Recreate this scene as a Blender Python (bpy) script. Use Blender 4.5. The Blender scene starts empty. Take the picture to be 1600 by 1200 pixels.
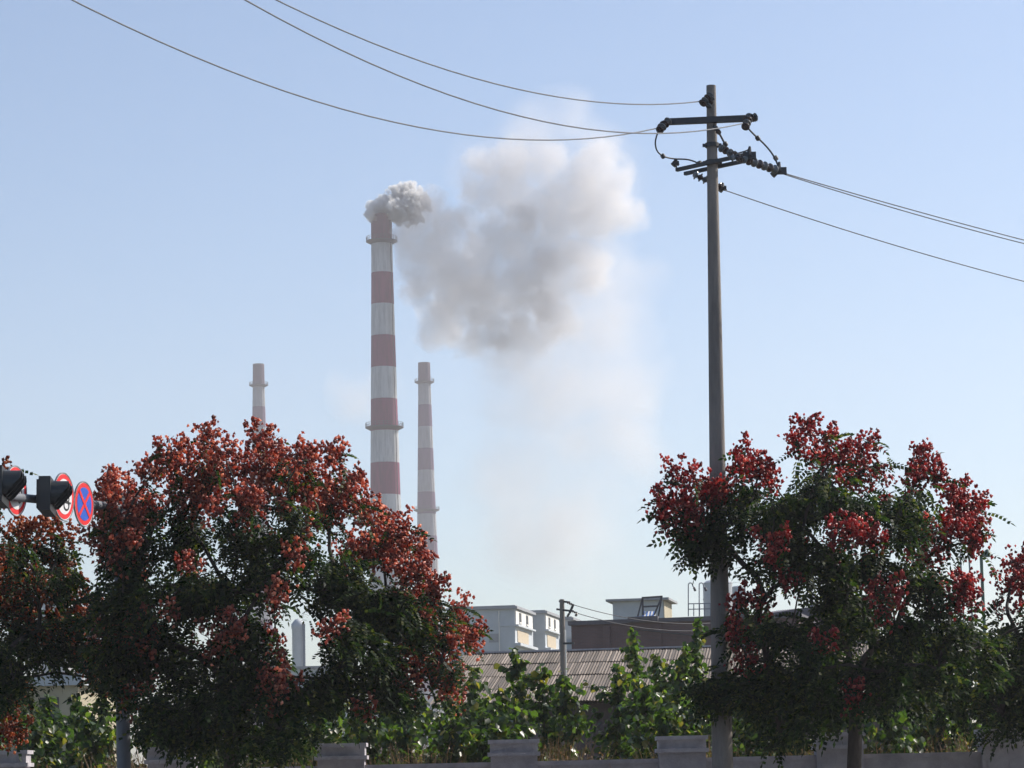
import bpy, math, random
import numpy as np
from mathutils import Vector, Matrix
random.seed(7)
RNG = np.random.default_rng(11)
SC = bpy.context.scene
COL = SC.collection
R = math.radians

# ------------------------------------------------------------------ camera
FPX, HORIZON, ROLL = 4200.0, 1225.0, R(1.25)
PITCH = math.atan((HORIZON - 600) / FPX)
CAM = np.array([0.0, 0.0, 1.6])
_r = np.array([1.0, 0, 0]); _u = np.array([0, -math.sin(PITCH), math.cos(PITCH)]); _f = np.array([0, math.cos(PITCH), math.sin(PITCH)])
CR = _r * math.cos(ROLL) - _u * math.sin(ROLL)
CU = _u * math.cos(ROLL) + _r * math.sin(ROLL)
cd = bpy.data.cameras.new('camera'); cam = bpy.data.objects.new('camera', cd); COL.objects.link(cam)
m = Matrix.Identity(4)
for i in range(3):
    m[i][0] = CR[i]; m[i][1] = CU[i]; m[i][2] = -_f[i]; m[i][3] = CAM[i]
cam.matrix_world = m
cd.sensor_width = 36; cd.lens = FPX / 1600 * 36; cd.clip_start = 0.1; cd.clip_end = 6000
SC.camera = cam

# ------------------------------------------------------------------ light
SUN_AZ, SUN_EL = R(62), R(40)
w = bpy.data.worlds.new("World"); SC.world = w; w.use_nodes = True
nt = w.node_tree
sky = nt.nodes.new('ShaderNodeTexSky'); sky.sky_type = 'NISHITA'; sky.sun_disc = False
sky.sun_elevation = SUN_EL; sky.sun_rotation = SUN_AZ
sky.altitude = 300; sky.air_density = 1.0; sky.dust_density = 1.5; sky.ozone_density = 3.0
nt.links.new(sky.outputs[0], nt.nodes['Background'].inputs[0])
nt.nodes['Background'].inputs[1].default_value = 0.10
sl = bpy.data.lights.new('sun', 'SUN'); sl.energy = 4.6; sl.angle = R(0.5); sl.color = (1.0, 0.93, 0.84)
so = bpy.data.objects.new('sun', sl); COL.objects.link(so)
sd = Vector((math.sin(SUN_AZ) * math.cos(SUN_EL), math.cos(SUN_AZ) * math.cos(SUN_EL), math.sin(SUN_EL)))
so.rotation_euler = sd.to_track_quat('Z', 'Y').to_euler()
SC.view_settings.view_transform = 'Standard'; SC.view_settings.look = 'None'
SC.view_settings.gamma = 1.0; SC.view_settings.exposure = 0.59
cy = SC.cycles
cy.max_bounces = 5; cy.use_adaptive_sampling = True; cy.adaptive_threshold = 0.03; cy.diffuse_bounces = 2; cy.glossy_bounces = 2; cy.transmission_bounces = 4
cy.transparent_max_bounces = 8; cy.volume_bounces = 3
cy.volume_step_rate = 1.0; cy.volume_max_steps = 256
HAZE_DENSITY = 0.00024


# ------------------------------------------------------------------ pixel to point (photo pixels, 1600 x 1200, at depth y = Y)
def at(px, py, Y):
    d = CR * (px - 800) / FPX + CU * (600 - py) / FPX + _f
    return CAM + d * (Y / d[1])
def ppm(Y):
    return FPX / Y

# ------------------------------------------------------------------ materials
def new_mat(name):
    mt = bpy.data.materials.new(name); mt.use_nodes = True
    return mt, mt.node_tree, mt.node_tree.nodes['Principled BSDF']
def N(t, kind, **kw):
    n = t.nodes.new(kind)
    for k, v in kw.items():
        if k.startswith('i_'):
            key = k[2:]
            n.inputs[int(key) if key.isdigit() else key].default_value = v
        else:
            setattr(n, k, v)
    return n
def rgb(c):
    return (c[0], c[1], c[2], 1)
def ramp(t, stops):
    n = t.nodes.new('ShaderNodeValToRGB'); e = n.color_ramp.elements
    while len(e) > 1: e.remove(e[0])
    e[0].position = stops[0][0]; e[0].color = rgb(stops[0][1])
    for p, c in stops[1:]:
        k = e.new(p); k.color = rgb(c)
    return n
def plain(name, c1, c2=None, scale=2.0, rough=0.8, bump=0.0, bscale=30.0, metallic=0.0, stretch=(1, 1, 1)):
    mt, t, b = new_mat(name)
    c2 = c2 or tuple(x * 0.8 for x in c1)
    tc = N(t, 'ShaderNodeTexCoord'); mp = N(t, 'ShaderNodeMapping')
    mp.inputs['Scale'].default_value = stretch
    t.links.new(tc.outputs['Object'], mp.inputs[0])
    nz = N(t, 'ShaderNodeTexNoise', i_Scale=scale, i_Detail=6.0, i_Roughness=0.65)
    t.links.new(mp.outputs[0], nz.inputs[0])
    rp = ramp(t, [(0.32, c2), (0.68, c1)])
    t.links.new(nz.outputs[0], rp.inputs[0]); t.links.new(rp.outputs[0], b.inputs['Base Color'])
    b.inputs['Roughness'].default_value = rough; b.inputs['Metallic'].default_value = metallic
    if bump:
        n2 = N(t, 'ShaderNodeTexNoise', i_Scale=bscale, i_Detail=4.0)
        t.links.new(tc.outputs['Object'], n2.inputs[0])
        bp = N(t, 'ShaderNodeBump', i_Strength=bump, i_Distance=0.03)
        t.links.new(n2.outputs[0], bp.inputs['Height']); t.links.new(bp.outputs[0], b.inputs['Normal'])
    return mt
def leafy(name, stops, rough=0.5, trans=0.4, tcol=(1.5, 1.6, 0.9), spec=0.5, patch=0.25):
    mt, t, b = new_mat(name)
    g = N(t, 'ShaderNodeNewGeometry'); tc = N(t, 'ShaderNodeTexCoord')
    nz = N(t, 'ShaderNodeTexNoise', i_Scale=0.9, i_Detail=3.0)
    t.links.new(tc.outputs['Object'], nz.inputs[0])
    mx = N(t, 'ShaderNodeMath', operation='MULTIPLY_ADD'); mx.inputs[1].default_value = patch * 3
    sub = N(t, 'ShaderNodeMath', operation='SUBTRACT'); sub.inputs[1].default_value = 0.5
    t.links.new(nz.outputs[0], sub.inputs[0]); t.links.new(sub.outputs[0], mx.inputs[0])
    t.links.new(g.outputs['Random Per Island'], mx.inputs[2])
    rp = ramp(t, stops); t.links.new(mx.outputs[0], rp.inputs[0])
    t.links.new(rp.outputs[0], b.inputs['Base Color'])
    b.inputs['Roughness'].default_value = rough; b.inputs['Specular IOR Level'].default_value = spec
    tr = N(t, 'ShaderNodeBsdfTranslucent')
    mc = N(t, 'ShaderNodeMix', data_type='RGBA', blend_type='MULTIPLY'); mc.inputs[0].default_value = 1.0
    t.links.new(rp.outputs[0], mc.inputs[6]); mc.inputs[7].default_value = rgb(tcol)
    t.links.new(mc.outputs[2], tr.inputs[0])
    ms = N(t, 'ShaderNodeMixShader'); ms.inputs[0].default_value = trans
    t.links.new(b.outputs[0], ms.inputs[1]); t.links.new(tr.outputs[0], ms.inputs[2])
    t.links.new(ms.outputs[0], t.nodes['Material Output'].inputs[0])
    return mt

M = {}
M['concrete_pole'] = plain('weathered concrete', (0.27, 0.24, 0.215), (0.145, 0.126, 0.112), 4, 0.9, 0.5, 40, stretch=(1, 1, 0.12))
M['steel_dark'] = plain('dark galvanised steel', (0.07, 0.07, 0.075), (0.045, 0.045, 0.05), 8, 0.55, metallic=0.3)
M['porcelain'] = plain('brown porcelain', (0.10, 0.075, 0.07), (0.05, 0.04, 0.04), 20, 0.25)
M['porcelain_pale'] = plain('pale porcelain', (0.17, 0.18, 0.19), (0.11, 0.12, 0.125), 20, 0.25)
M['cable'] = plain('weathered aluminium cable', (0.16, 0.17, 0.18), (0.12, 0.12, 0.13), 4, 0.6, metallic=0.2)
M['cable_black'] = plain('black cable', (0.05, 0.05, 0.055), None, 4, 0.6)
M['steel_grey'] = plain('grey painted steel', (0.20, 0.22, 0.25), (0.15, 0.165, 0.19), 5, 0.5)
M['bark'] = plain('bark', (0.07, 0.055, 0.045), (0.035, 0.028, 0.024), 12, 0.9, 0.6, 60, stretch=(1, 1, 0.3))
M['render_wall'] = plain('stained grey render', (0.42, 0.39, 0.41), (0.25, 0.235, 0.25), 2.2, 0.9, 0.4, 25)
M['render_cap'] = plain('grey mortar cap', (0.47, 0.44, 0.46), (0.30, 0.285, 0.30), 4, 0.9, 0.4, 25)
M['leaf'] = leafy('goldenrain leaves', [(0.0, (0.007, 0.016, 0.009)), (0.45, (0.014, 0.029, 0.012)), (0.8, (0.03, 0.052, 0.015)), (1.0, (0.09, 0.095, 0.025))], 0.6, 0.34, (1.9, 2.1, 0.9), spec=0.12)
M['pod_brown'] = leafy('salmon brown seed pods', [(0.0, (0.15, 0.04, 0.03)), (0.45, (0.30, 0.09, 0.06)), (0.8, (0.44, 0.165, 0.11)), (1.0, (0.60, 0.36, 0.27))], 0.38, 0.6, (2.1, 1.8, 1.55), 0.7)
M['pod_red'] = leafy('crimson seed pods', [(0.0, (0.14, 0.018, 0.02)), (0.45, (0.29, 0.034, 0.038)), (0.8, (0.40, 0.065, 0.06)), (1.0, (0.55, 0.22, 0.17))], 0.38, 0.6, (2.0, 1.35, 1.3), 0.7)
M['pod_orange'] = leafy('orange seed pods', [(0.0, (0.13, 0.035, 0.013)), (0.5, (0.26, 0.08, 0.025)), (1.0, (0.42, 0.20, 0.08))], 0.5, 0.6, (2.0, 1.6, 1.3))
M['poplar'] = leafy('poplar leaves', [(0.0, (0.018, 0.04, 0.012)), (0.5, (0.034, 0.068, 0.016)), (0.9, (0.075, 0.115, 0.025)), (1.0, (0.15, 0.13, 0.035))], 0.36, 0.5, (2.0, 2.1, 0.7), 0.45)
M['weed'] = leafy('dry weeds', [(0.0, (0.06, 0.05, 0.02)), (0.4, (0.16, 0.10, 0.05)), (0.75, (0.22, 0.14, 0.08)), (1.0, (0.10, 0.12, 0.03))], 0.7, 0.3, (1.3, 1.2, 0.9))
M['stem'] = plain('green brown stem', (0.12, 0.10, 0.06), (0.08, 0.06, 0.04), 8, 0.8)

# ------------------------------------------------------------------ mesh builder
class MB:
    def __init__(s):
        s.v = []; s.f = []; s.m = []
    def add(s, vs, fs, mi=0):
        o = len(s.v); s.v += [tuple(float(q) for q in p) for p in vs]
        s.f += [tuple(i + o for i in f) for f in fs]; s.m += [mi] * len(fs)
        return s
    def box(s, c, d, rz=0.0, mi=0, axes=None):
        x, y, z = d[0] / 2, d[1] / 2, d[2] / 2
        P = []
        if axes is None:
            ca, sa = math.cos(rz), math.sin(rz)
            axes = (np.array([ca, sa, 0]), np.array([-sa, ca, 0]), np.array([0, 0, 1.0]))
        c = np.array(c, float)
        for k in (-1, 1):
            for j in (-1, 1):
                for i in (-1, 1):
                    P.append(c + axes[0] * i * x + axes[1] * j * y + axes[2] * k * z)
        return s.add(P, [(0, 2, 3, 1), (4, 5, 7, 6), (0, 1, 5, 4), (2, 6, 7, 3), (0, 4, 6, 2), (1, 3, 7, 5)], mi)
    def bar(s, a, b, wd, ht, mi=0):
        a = np.array(a, float); b = np.array(b, float); d = b - a; L = np.linalg.norm(d); d /= L
        up = np.array([0, 0, 1.0])
        if abs(d[2]) > 0.95: up = np.array([0, 1.0, 0])
        q = np.cross(up, d); q /= np.linalg.norm(q); r2 = np.cross(d, q)
        return s.box((a + b) / 2, (L, wd, ht), axes=(d, q, r2), mi=mi)
    def tube(s, pts, rad, n=8, cap=True, mi=0):
        pts = [np.array(p, float) for p in pts]; k = len(pts)
        rad = rad if hasattr(rad, '__len__') else [rad] * k
        vs = []; prev = None
        for i, p in enumerate(pts):
            d = pts[min(i + 1, k - 1)] - pts[max(i - 1, 0)]
            d = d / (np.linalg.norm(d) + 1e-9)
            if prev is None:
                ref = np.array([0, 0, 1.0]) if abs(d[2]) < 0.9 else np.array([1.0, 0, 0])
            else: ref = prev
            a = ref - d * (ref @ d); a /= np.linalg.norm(a) + 1e-9; prev = a
            b = np.cross(d, a)
            for j in range(n):
                t = 2 * math.pi * j / n
                vs.append(p + (a * math.cos(t) + b * math.sin(t)) * rad[i])
        fs = []
        for i in range(k - 1):
            for j in range(n):
                j2 = (j + 1) % n
                fs.append((i * n + j, i * n + j2, (i + 1) * n + j2, (i + 1) * n + j))
        if cap:
            fs.append(tuple(reversed(range(n)))); fs.append(tuple((k - 1) * n + j for j in range(n)))
        return s.add(vs, fs, mi)
    def lathe(s, prof, c=(0, 0, 0), n=24, d=(0, 0, 1), mi=0, close=False):
        d = np.array(d, float); d /= np.linalg.norm(d)
        ref = np.array([1.0, 0, 0]) if abs(d[0]) < 0.9 else np.array([0, 1.0, 0])
        a = np.cross(d, ref); a /= np.linalg.norm(a); b = np.cross(d, a); c = np.array(c, float)
        vs = []
        for (r_, h) in prof:
            for j in range(n):
                t = 2 * math.pi * j / n
                vs.append(c + d * h + (a * math.cos(t) + b * math.sin(t)) * r_)
        fs = []; k = len(prof)
        for i in range(k - 1 + (1 if close else 0)):
            i2 = (i + 1) % k
            for j in range(n):
                j2 = (j + 1) % n
                fs.append((i * n + j, i * n + j2, i2 * n + j2, i2 * n + j))
        if not close:
            fs.append(tuple(reversed(range(n)))); fs.append(tuple((k - 1) * n + j for j in range(n)))
        return s.add(vs, fs, mi)
    def build(s, name, mats, parent=None, smooth=False, loc=None):
        me = bpy.data.meshes.new(name)
        if loc is not None:
            l = np.array(loc, float); V = [tuple(np.array(p) - l) for p in s.v]
        elif parent is not None:
            l = np.array(parent.location); q_ = parent.parent
            while q_ is not None: l = l + np.array(q_.location); q_ = q_.parent
            V = [tuple(np.array(p) - l) for p in s.v]
        else: V = s.v
        me.from_pydata(V, [], s.f); me.update()
        mats = mats if isinstance(mats, (list, tuple)) else [mats]
        for q in mats: me.materials.append(q)
        if len(mats) > 1: me.polygons.foreach_set('material_index', s.m)
        if smooth:
            me.polygons.foreach_set('use_smooth', [True] * len(me.polygons))
            try: me.set_sharp_from_angle(angle=R(40))
            except Exception: pass
        o = bpy.data.objects.new(name, me); COL.objects.link(o)
        if loc is not None: o.location = loc
        if parent is not None: o.parent = parent
        return o
def nmesh(name, V, F, mat, parent):
    """fast mesh from arrays; F all the same size"""
    V = np.asarray(V, np.float32) - np.array(parent.location, np.float32)
    me = bpy.data.meshes.new(name); k = F.shape[1]
    me.vertices.add(len(V)); me.vertices.foreach_set('co', V.ravel())
    me.loops.add(F.size); me.loops.foreach_set('vertex_index', F.astype(np.int32).ravel())
    me.polygons.add(len(F)); me.polygons.foreach_set('loop_start', np.arange(0, F.size, k, dtype=np.int32))
    me.polygons.foreach_set('loop_total', np.full(len(F), k, np.int32))
    me.materials.append(mat); me.update(calc_edges=True); me.validate()
    o = bpy.data.objects.new(name, me); COL.objects.link(o); o.parent = parent
    return o
def tag(o, label=None, cat=None, group=None, kind=None):
    if label: o['label'] = label
    if cat: o['category'] = cat
    if group: o['group'] = group
    if kind: o['kind'] = kind
    return o
def empty(name, loc, label=None, cat=None, group=None):
    o = bpy.data.objects.new(name, None); COL.objects.link(o); o.location = [float(q) for q in loc]
    o.empty_display_size = 0.3
    return tag(o, label, cat, group)
def ground_at(px, py, Y):
    p = at(px, py, Y); return (p[0], p[1], 0.0)

# ------------------------------------------------------------------ ground, road, pavement
def sheet(name, x0, x1, y0, y1, z, mat):
    mb = MB(); mb.add([(x0, y0, z), (x1, y0, z), (x1, y1, z), (x0, y1, z)], [(0, 1, 2, 3)])
    return tag(mb.build(name, mat), kind='structure')
M['soil'] = plain('dry soil and grass', (0.12, 0.11, 0.06), (0.07, 0.075, 0.035), 0.6, 0.95, 0.5, 3)
M['asphalt'] = plain('asphalt', (0.06, 0.06, 0.062), (0.045, 0.045, 0.048), 1.5, 0.9, 0.3, 60)
M['paving'] = plain('concrete paving', (0.26, 0.25, 0.24), (0.19, 0.18, 0.175), 1.5, 0.9, 0.3, 20)
M['road_paint'] = plain('white road paint', (0.7, 0.7, 0.68), (0.55, 0.55, 0.53), 3, 0.7)
sheet('ground', -900, 900, -120, 1600, 0.0, M['soil'])
sheet('road', -300, 300, 6, 40, 0.006, M['asphalt'])
mk = MB()
for i in range(-30, 31):
    x = i * 8.0
    mk.add([(x, 22.9, 0.011), (x + 4, 22.9, 0.011), (x + 4, 23.05, 0.011), (x, 23.05, 0.011)], [(0, 1, 2, 3)])
tag(mk.build('road_markings', M['road_paint']), kind='structure')
mb = MB(); mb.box((0, 45.3, 0.07), (600, 9.0, 0.14)); tag(mb.build('pavement', M['paving']), kind='structure')
mb = MB(); mb.box((0, 40.7, 0.08), (600, 0.18, 0.16)); tag(mb.build('kerb', M['render_cap']), kind='structure')
mb = MB(); mb.box((0, 0.0, 0.07), (600, 11.8, 0.14)); tag(mb.build('near_pavement', M['paving']), kind='structure')

# ------------------------------------------------------------------ chimneys
def chimney(cx_top, cy_top, cx_low, cy_low, w_top, w_low, Y, y_cap, period_px, plats, label, faded=0):
    pt = at(cx_top, cy_top, Y)
    base = np.array([at(cx_low, cy_low, Y)[0], Y, 0.0])
    s = 1.0 / ppm(Y) * 1.01
    zt = pt[2]; zl = at(cx_low, cy_low, Y)[2]
    rt, rl = w_top / 2 * s, w_low / 2 * s
    rb = rl + (rl - rt) / (zt - zl) * zl * 1.15
    cx = pt[0] * 0.5 + base[0] * 0.5; base[0] = cx
    root = empty('chimney', (cx, Y, 0), label, 'chimney', 'striped power station chimneys')
    zc = at(cx_top, y_cap, Y)[2]; per = period_px * s / 1.01
    mt, t, b = new_mat('red and white chimney paint')
    tc = N(t, 'ShaderNodeTexCoord'); sp = N(t, 'ShaderNodeSeparateXYZ'); t.links.new(tc.outputs['Object'], sp.inputs[0])
    a = N(t, 'ShaderNodeMath', operation='SUBTRACT'); a.inputs[0].default_value = zc + 60 * per; t.links.new(sp.outputs[2], a.inputs[1])
    d = N(t, 'ShaderNodeMath', operation='DIVIDE'); t.links.new(a.outputs[0], d.inputs[0]); d.inputs[1].default_value = per
    mo = N(t, 'ShaderNodeMath', operation='MODULO'); t.links.new(d.outputs[0], mo.inputs[0]); mo.inputs[1].default_value = 2.0
    gt = N(t, 'ShaderNodeMath', operation='GREATER_THAN'); t.links.new(mo.outputs[0], gt.inputs[0]); gt.inputs[1].default_value = 1.0
    mp = N(t, 'ShaderNodeMapping'); mp.inputs['Scale'].default_value = (1, 1, 0.12); t.links.new(tc.outputs['Object'], mp.inputs[0])
    nz = N(t, 'ShaderNodeTexNoise', i_Scale=0.9, i_Detail=6.0, i_Roughness=0.7); t.links.new(mp.outputs[0], nz.inputs[0])
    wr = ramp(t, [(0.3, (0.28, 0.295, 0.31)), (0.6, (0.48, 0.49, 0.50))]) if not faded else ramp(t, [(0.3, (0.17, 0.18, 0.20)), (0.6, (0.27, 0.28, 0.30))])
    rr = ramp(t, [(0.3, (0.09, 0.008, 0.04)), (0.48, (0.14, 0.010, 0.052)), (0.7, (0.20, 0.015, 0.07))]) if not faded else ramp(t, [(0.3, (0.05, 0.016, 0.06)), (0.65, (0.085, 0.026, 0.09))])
    t.links.new(nz.outputs[0], wr.inputs[0]); t.links.new(nz.outputs[0], rr.inputs[0])
    mx = N(t, 'ShaderNodeMix', data_type='RGBA'); t.links.new(gt.outputs[0], mx.inputs[0])
    t.links.new(wr.outputs[0], mx.inputs[6]); t.links.new(rr.outputs[0], mx.inputs[7])
    # soot at the lip
    sm = N(t, 'ShaderNodeMapRange'); t.links.new(sp.outputs[2], sm.inputs[0]); sm.inputs[1].default_value = zt - 1.6 * per; sm.inputs[2].default_value = zt
    sm.inputs[4].default_value = 0.6
    m2 = N(t, 'ShaderNodeMix', data_type='RGBA'); t.links.new(sm.outputs[0], m2.inputs[0]); t.links.new(mx.outputs[2], m2.inputs[6]); m2.inputs[7].default_value = (0.06, 0.05, 0.055, 1)
    t.links.new(m2.outputs[2], b.inputs['Base Color']); b.inputs['Roughness'].default_value = 0.75
    prof = [(rb, 0.0)]
    for i in range(1, 14):
        q = i / 13; z = zt * q
        prof.append((rb + (rt - rb) * (1 - (1 - q) ** 1.15), z))
    lip = [(rt * 1.03, zt - 0.8), (rt * 1.03, zt), (rt * 0.82, zt), (rt * 0.82, zt - 6)]
    o = np.array([cx, Y, 0.0])
    mb = MB(); mb.lathe(prof[:-1] + lip, o, 56); mb.build('shaft', mt, root, smooth=True)
    def rad(z):
        return rb + (rt - rb) * (1 - (1 - z / zt) ** 1.15)
    for py in plats:
        z = at(cx_top, py, Y)[2]; r0 = rad(z)
        mb = MB(); mb.lathe([(r0, z - 1.0), (r0 + 1.7, z - 0.15), (r0 + 1.7, z + 0.1), (r0, z + 0.1)], o, 40)
        pl = mb.build('platform', M['steel_dark'], root)
        rl_ = MB()
        for k in range(28):
            t_ = 2 * math.pi * k / 28; c = o + np.array([math.cos(t_) * (r0 + 1.6), math.sin(t_) * (r0 + 1.6), z + 0.1])
            rl_.bar(c, c + np.array([0, 0, 1.3]), 0.12, 0.12)
            t2 = 2 * math.pi * (k + 1) / 28; e = o + np.array([math.cos(t2) * (r0 + 1.6), math.sin(t2) * (r0 + 1.6), z + 0.1])
            rl_.bar(c + np.array([0, 0, 1.3]), e + np.array([0, 0, 1.3]), 0.09, 0.09)
            rl_.bar(c + np.array([0, 0, 0.7]), e + np.array([0, 0, 0.7]), 0.07, 0.07)
        rl_.build('railing', M['steel_dark'], pl)
    ld = MB(); ang = R(-38)
    def side(z, off=0.35):
        r0 = rad(z) + off; return o + np.array([math.cos(ang) * r0, math.sin(ang) * r0, z])
    for dz in np.arange(2, zt - 3, 6.0):
        ld.bar(side(dz), side(min(dz + 6.0, zt - 1)), 0.22, 0.10)
    ld.build('ladder', M['steel_dark'], root)
    return root
YB, YS = 840.0, 1250.0
chimney(594.5, 336, 604, 800, 32, 48.5, YB, 378, 50.7, (377, 668), 'tallest red and white striped chimney with dense grey smoke pouring from its top')
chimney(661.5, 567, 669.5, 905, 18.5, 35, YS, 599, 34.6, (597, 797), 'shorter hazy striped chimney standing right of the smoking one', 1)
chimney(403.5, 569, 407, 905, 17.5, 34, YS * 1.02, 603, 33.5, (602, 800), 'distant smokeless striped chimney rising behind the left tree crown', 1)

# ------------------------------------------------------------------ smoke
def smoke():
    # (px, py, radius px, depth offset m)
    dense = [(590, 330, 20, 0), (583, 338, 13, -2), (604, 318, 19, -1), (622, 305, 18, 0), (634, 300, 17, 2), (640, 318, 22, -1), (628, 334, 20, 0), (646, 338, 18, 1), (640, 296, 14, 3), (656, 304, 13, 4),
             (583, 326, 10, -1), (615, 325, 18, -3), (658, 318, 19, 3)]
    mid = [(666, 332, 42, 2), (692, 362, 46, 3), (640, 372, 34, 0), (640, 345, 28, 1), (690, 500, 50, 4), (640, 430, 26, 0), (650, 330, 26, 2), (664, 350, 30, 2), (652, 360, 38, 1), (672, 388, 50, 1), (660, 440, 44, 1), (690, 420, 50, 2), (740, 440, 60, 2), (700, 350, 26, 4), (668, 340, 26, 2), (646, 398, 34, -1), (640, 360, 26, 0), (655, 425, 30, 0), (672, 400, 42, 3), (665, 435, 36, 0), (700, 375, 36, 4), (712, 425, 48, 0), (700, 465, 36, 3),
           (745, 392, 44, 5), (770, 370, 40, 2), (760, 440, 52, 0), (750, 490, 40, 3), (805, 385, 46, 3), (815, 430, 50, 0), (800, 475, 44, 4), (775, 520, 34, 2),
           (845, 470, 34, 3), (838, 400, 38, 2), (640, 375, 22, 0), (690, 490, 34, 2), (735, 530, 34, 3), (810, 350, 36, 4)]
    upper = [(760, 300, 46, 8), (800, 285, 46, 10), (790, 320, 40, 6), (830, 320, 50, 8), (870, 350, 52, 6), (865, 300, 50, 10), (905, 300, 52, 10), (880, 395, 50, 5), (930, 340, 48, 8),
             (920, 280, 46, 12), (800, 250, 44, 12), (900, 400, 42, 8), (960, 285, 38, 10), (850, 255, 44, 12), (760, 260, 36, 12), (940, 250, 40, 14), (970, 330, 40, 10), (860, 440, 50, 6), (920, 420, 44, 8), (870, 500, 46, 6), (810, 530, 44, 4), (730, 340, 28, 8)]
    faint = [(800, 560, 95, 4), (870, 520, 100, 8), (920, 440, 95, 8), (900, 590, 100, 6), (775, 560, 75, 4), (830, 640, 95, 6), (930, 300, 95, 12), (840, 220, 80, 14), (795, 640, 75, 4),
             (950, 390, 75, 10), (940, 520, 90, 8), (800, 720, 80, 4), (760, 260, 65, 10), (890, 190, 60, 14), (940, 215, 60, 12), (570, 610, 60, 14), (900, 680, 90, 8), (970, 600, 85, 8), (820, 760, 110, 6), (1000, 440, 60, 8), (860, 600, 120, 8), (900, 830, 110, 6), (810, 820, 90, 6), (950, 680, 100, 6), (960, 500, 80, 8), (720, 480, 70, 6)]
    sc = 1 / ppm(YB)
    def cen(p): return at(p[0], p[1], YB + p[3])
    org = np.array([0, 0, 0.0])
    def vol_mat(name):
        mt = bpy.data.materials.new(name); mt.use_nodes = True; mt.node_tree.nodes.clear(); t = mt.node_tree
        out = N(t, 'ShaderNodeOutputMaterial'); pv = N(t, 'ShaderNodeVolumePrincipled'); t.links.new(pv.outputs[0], out.inputs['Volume'])
        return mt, t, pv
    mt, t, pv = vol_mat('smoke')
    pv.inputs['Color'].default_value = (0.948, 0.928, 0.92, 1); pv.inputs['Anisotropy'].default_value = 0.1
    tc = N(t, 'ShaderNodeTexCoord')
    def noise3(scale, amp, detail, src):
        n = N(t, 'ShaderNodeTexNoise', i_Scale=scale, i_Detail=detail, i_Roughness=0.55); t.links.new(src, n.inputs[0])
        v = N(t, 'ShaderNodeVectorMath', operation='SUBTRACT'); t.links.new(n.outputs[1], v.inputs[0]); v.inputs[1].default_value = (0.5, 0.5, 0.5)
        s = N(t, 'ShaderNodeVectorMath', operation='SCALE'); t.links.new(v.outputs[0], s.inputs[0]); s.inputs['Scale'].default_value = amp
        a = N(t, 'ShaderNodeVectorMath', operation='ADD'); t.links.new(src, a.inputs[0]); t.links.new(s.outputs[0], a.inputs[1])
        return a.outputs[0]
    P1 = noise3(0.10, 9.0, 2.0, tc.outputs['Object'])      # for the large puffs
    P2 = noise3(0.035, 26.0, 1.0, tc.outputs['Object'])
    def field(items, P, inner):
        cur = None
        for it in items:
            c = cen(it); r = it[2] * sc
            dn = N(t, 'ShaderNodeVectorMath', operation='DISTANCE'); t.links.new(P, dn.inputs[0]); dn.inputs[1].default_value = tuple(c)
            mr = N(t, 'ShaderNodeMath', operation='MULTIPLY_ADD'); t.links.new(dn.outputs['Value'], mr.inputs[0])
            mr.inputs[1].default_value = -1.0 / r; mr.inputs[2].default_value = 1.0
            if cur is None: cur = mr.outputs[0]
            else:
                mxn = N(t, 'ShaderNodeMath', operation='SMOOTH_MAX'); t.links.new(cur, mxn.inputs[0]); t.links.new(mr.outputs[0], mxn.inputs[1]); mxn.inputs[2].default_value = 0.08
                cur = mxn.outputs[0]
        return cur
    def shape(f, lo, hi, dens, src=None, amp=0.0):
        if src is not None:
            a = N(t, 'ShaderNodeMath', operation='MULTIPLY_ADD'); t.links.new(src, a.inputs[0]); a.inputs[1].default_value = amp; t.links.new(f, a.inputs[2]); f = a.outputs[0]
        m_ = N(t, 'ShaderNodeMapRange', interpolation_type='SMOOTHSTEP'); t.links.new(f, m_.inputs[0])
        m_.inputs[1].default_value = lo; m_.inputs[2].default_value = hi; m_.inputs[3].default_value = 0.0; m_.inputs[4].default_value = dens
        return m_.outputs[0]
    def cnoise(scale, detail):
        n = N(t, 'ShaderNodeTexNoise', i_Scale=scale, i_Detail=detail, i_Roughness=0.62); t.links.new(tc.outputs['Object'], n.inputs[0])
        s = N(t, 'ShaderNodeMath', operation='SUBTRACT'); t.links.new(n.outputs[0], s.inputs[0]); s.inputs[1].default_value = 0.5
        return s.outputs[0]
    nb = cnoise(0.13, 5.0)
    def billow(scale, src, rnd=1.0):
        vo = N(t, 'ShaderNodeTexVoronoi', feature='F1', i_Scale=scale); t.links.new(src, vo.inputs['Vector'])
        s = N(t, 'ShaderNodeMath', operation='SUBTRACT'); s.inputs[0].default_value = 0.5; t.links.new(vo.outputs['Distance'], s.inputs[1])
        return s.outputs[0]
    def mixn(a, b, ka, kb):
        x = N(t, 'ShaderNodeMath', operation='MULTIPLY'); t.links.new(a, x.inputs[0]); x.inputs[1].default_value = ka
        y = N(t, 'ShaderNodeMath', operation='MULTIPLY_ADD'); t.links.new(b, y.inputs[0]); y.inputs[1].default_value = kb; t.links.new(x.outputs[0], y.inputs[2]); return y.outputs[0]
    bb = mixn(mixn(nb, cnoise(0.4, 2.0), 1.25, 0.55), billow(0.14, P1), 1.0, 0.5)
    nf = cnoise(0.05, 3.0)
    dB = shape(field(mid, P1, 0), -0.10, 0.5, 0.125, bb, 1.15)
    dC = shape(field(upper, P1, 0), -0.14, 0.5, 0.10, bb, 1.2)
    dD = shape(field(faint, P2, 0), -0.2, 1.1, 0.034, nf, 1.5)
    tot = dB
    for q in (dC, dD):
        a = N(t, 'ShaderNodeMath', operation='ADD'); t.links.new(tot, a.inputs[0]); t.links.new(q, a.inputs[1]); tot = a.outputs[0]
    t.links.new(tot, pv.inputs['Density'])
    mt.cycles.volume_step_rate = 0.27
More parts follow.
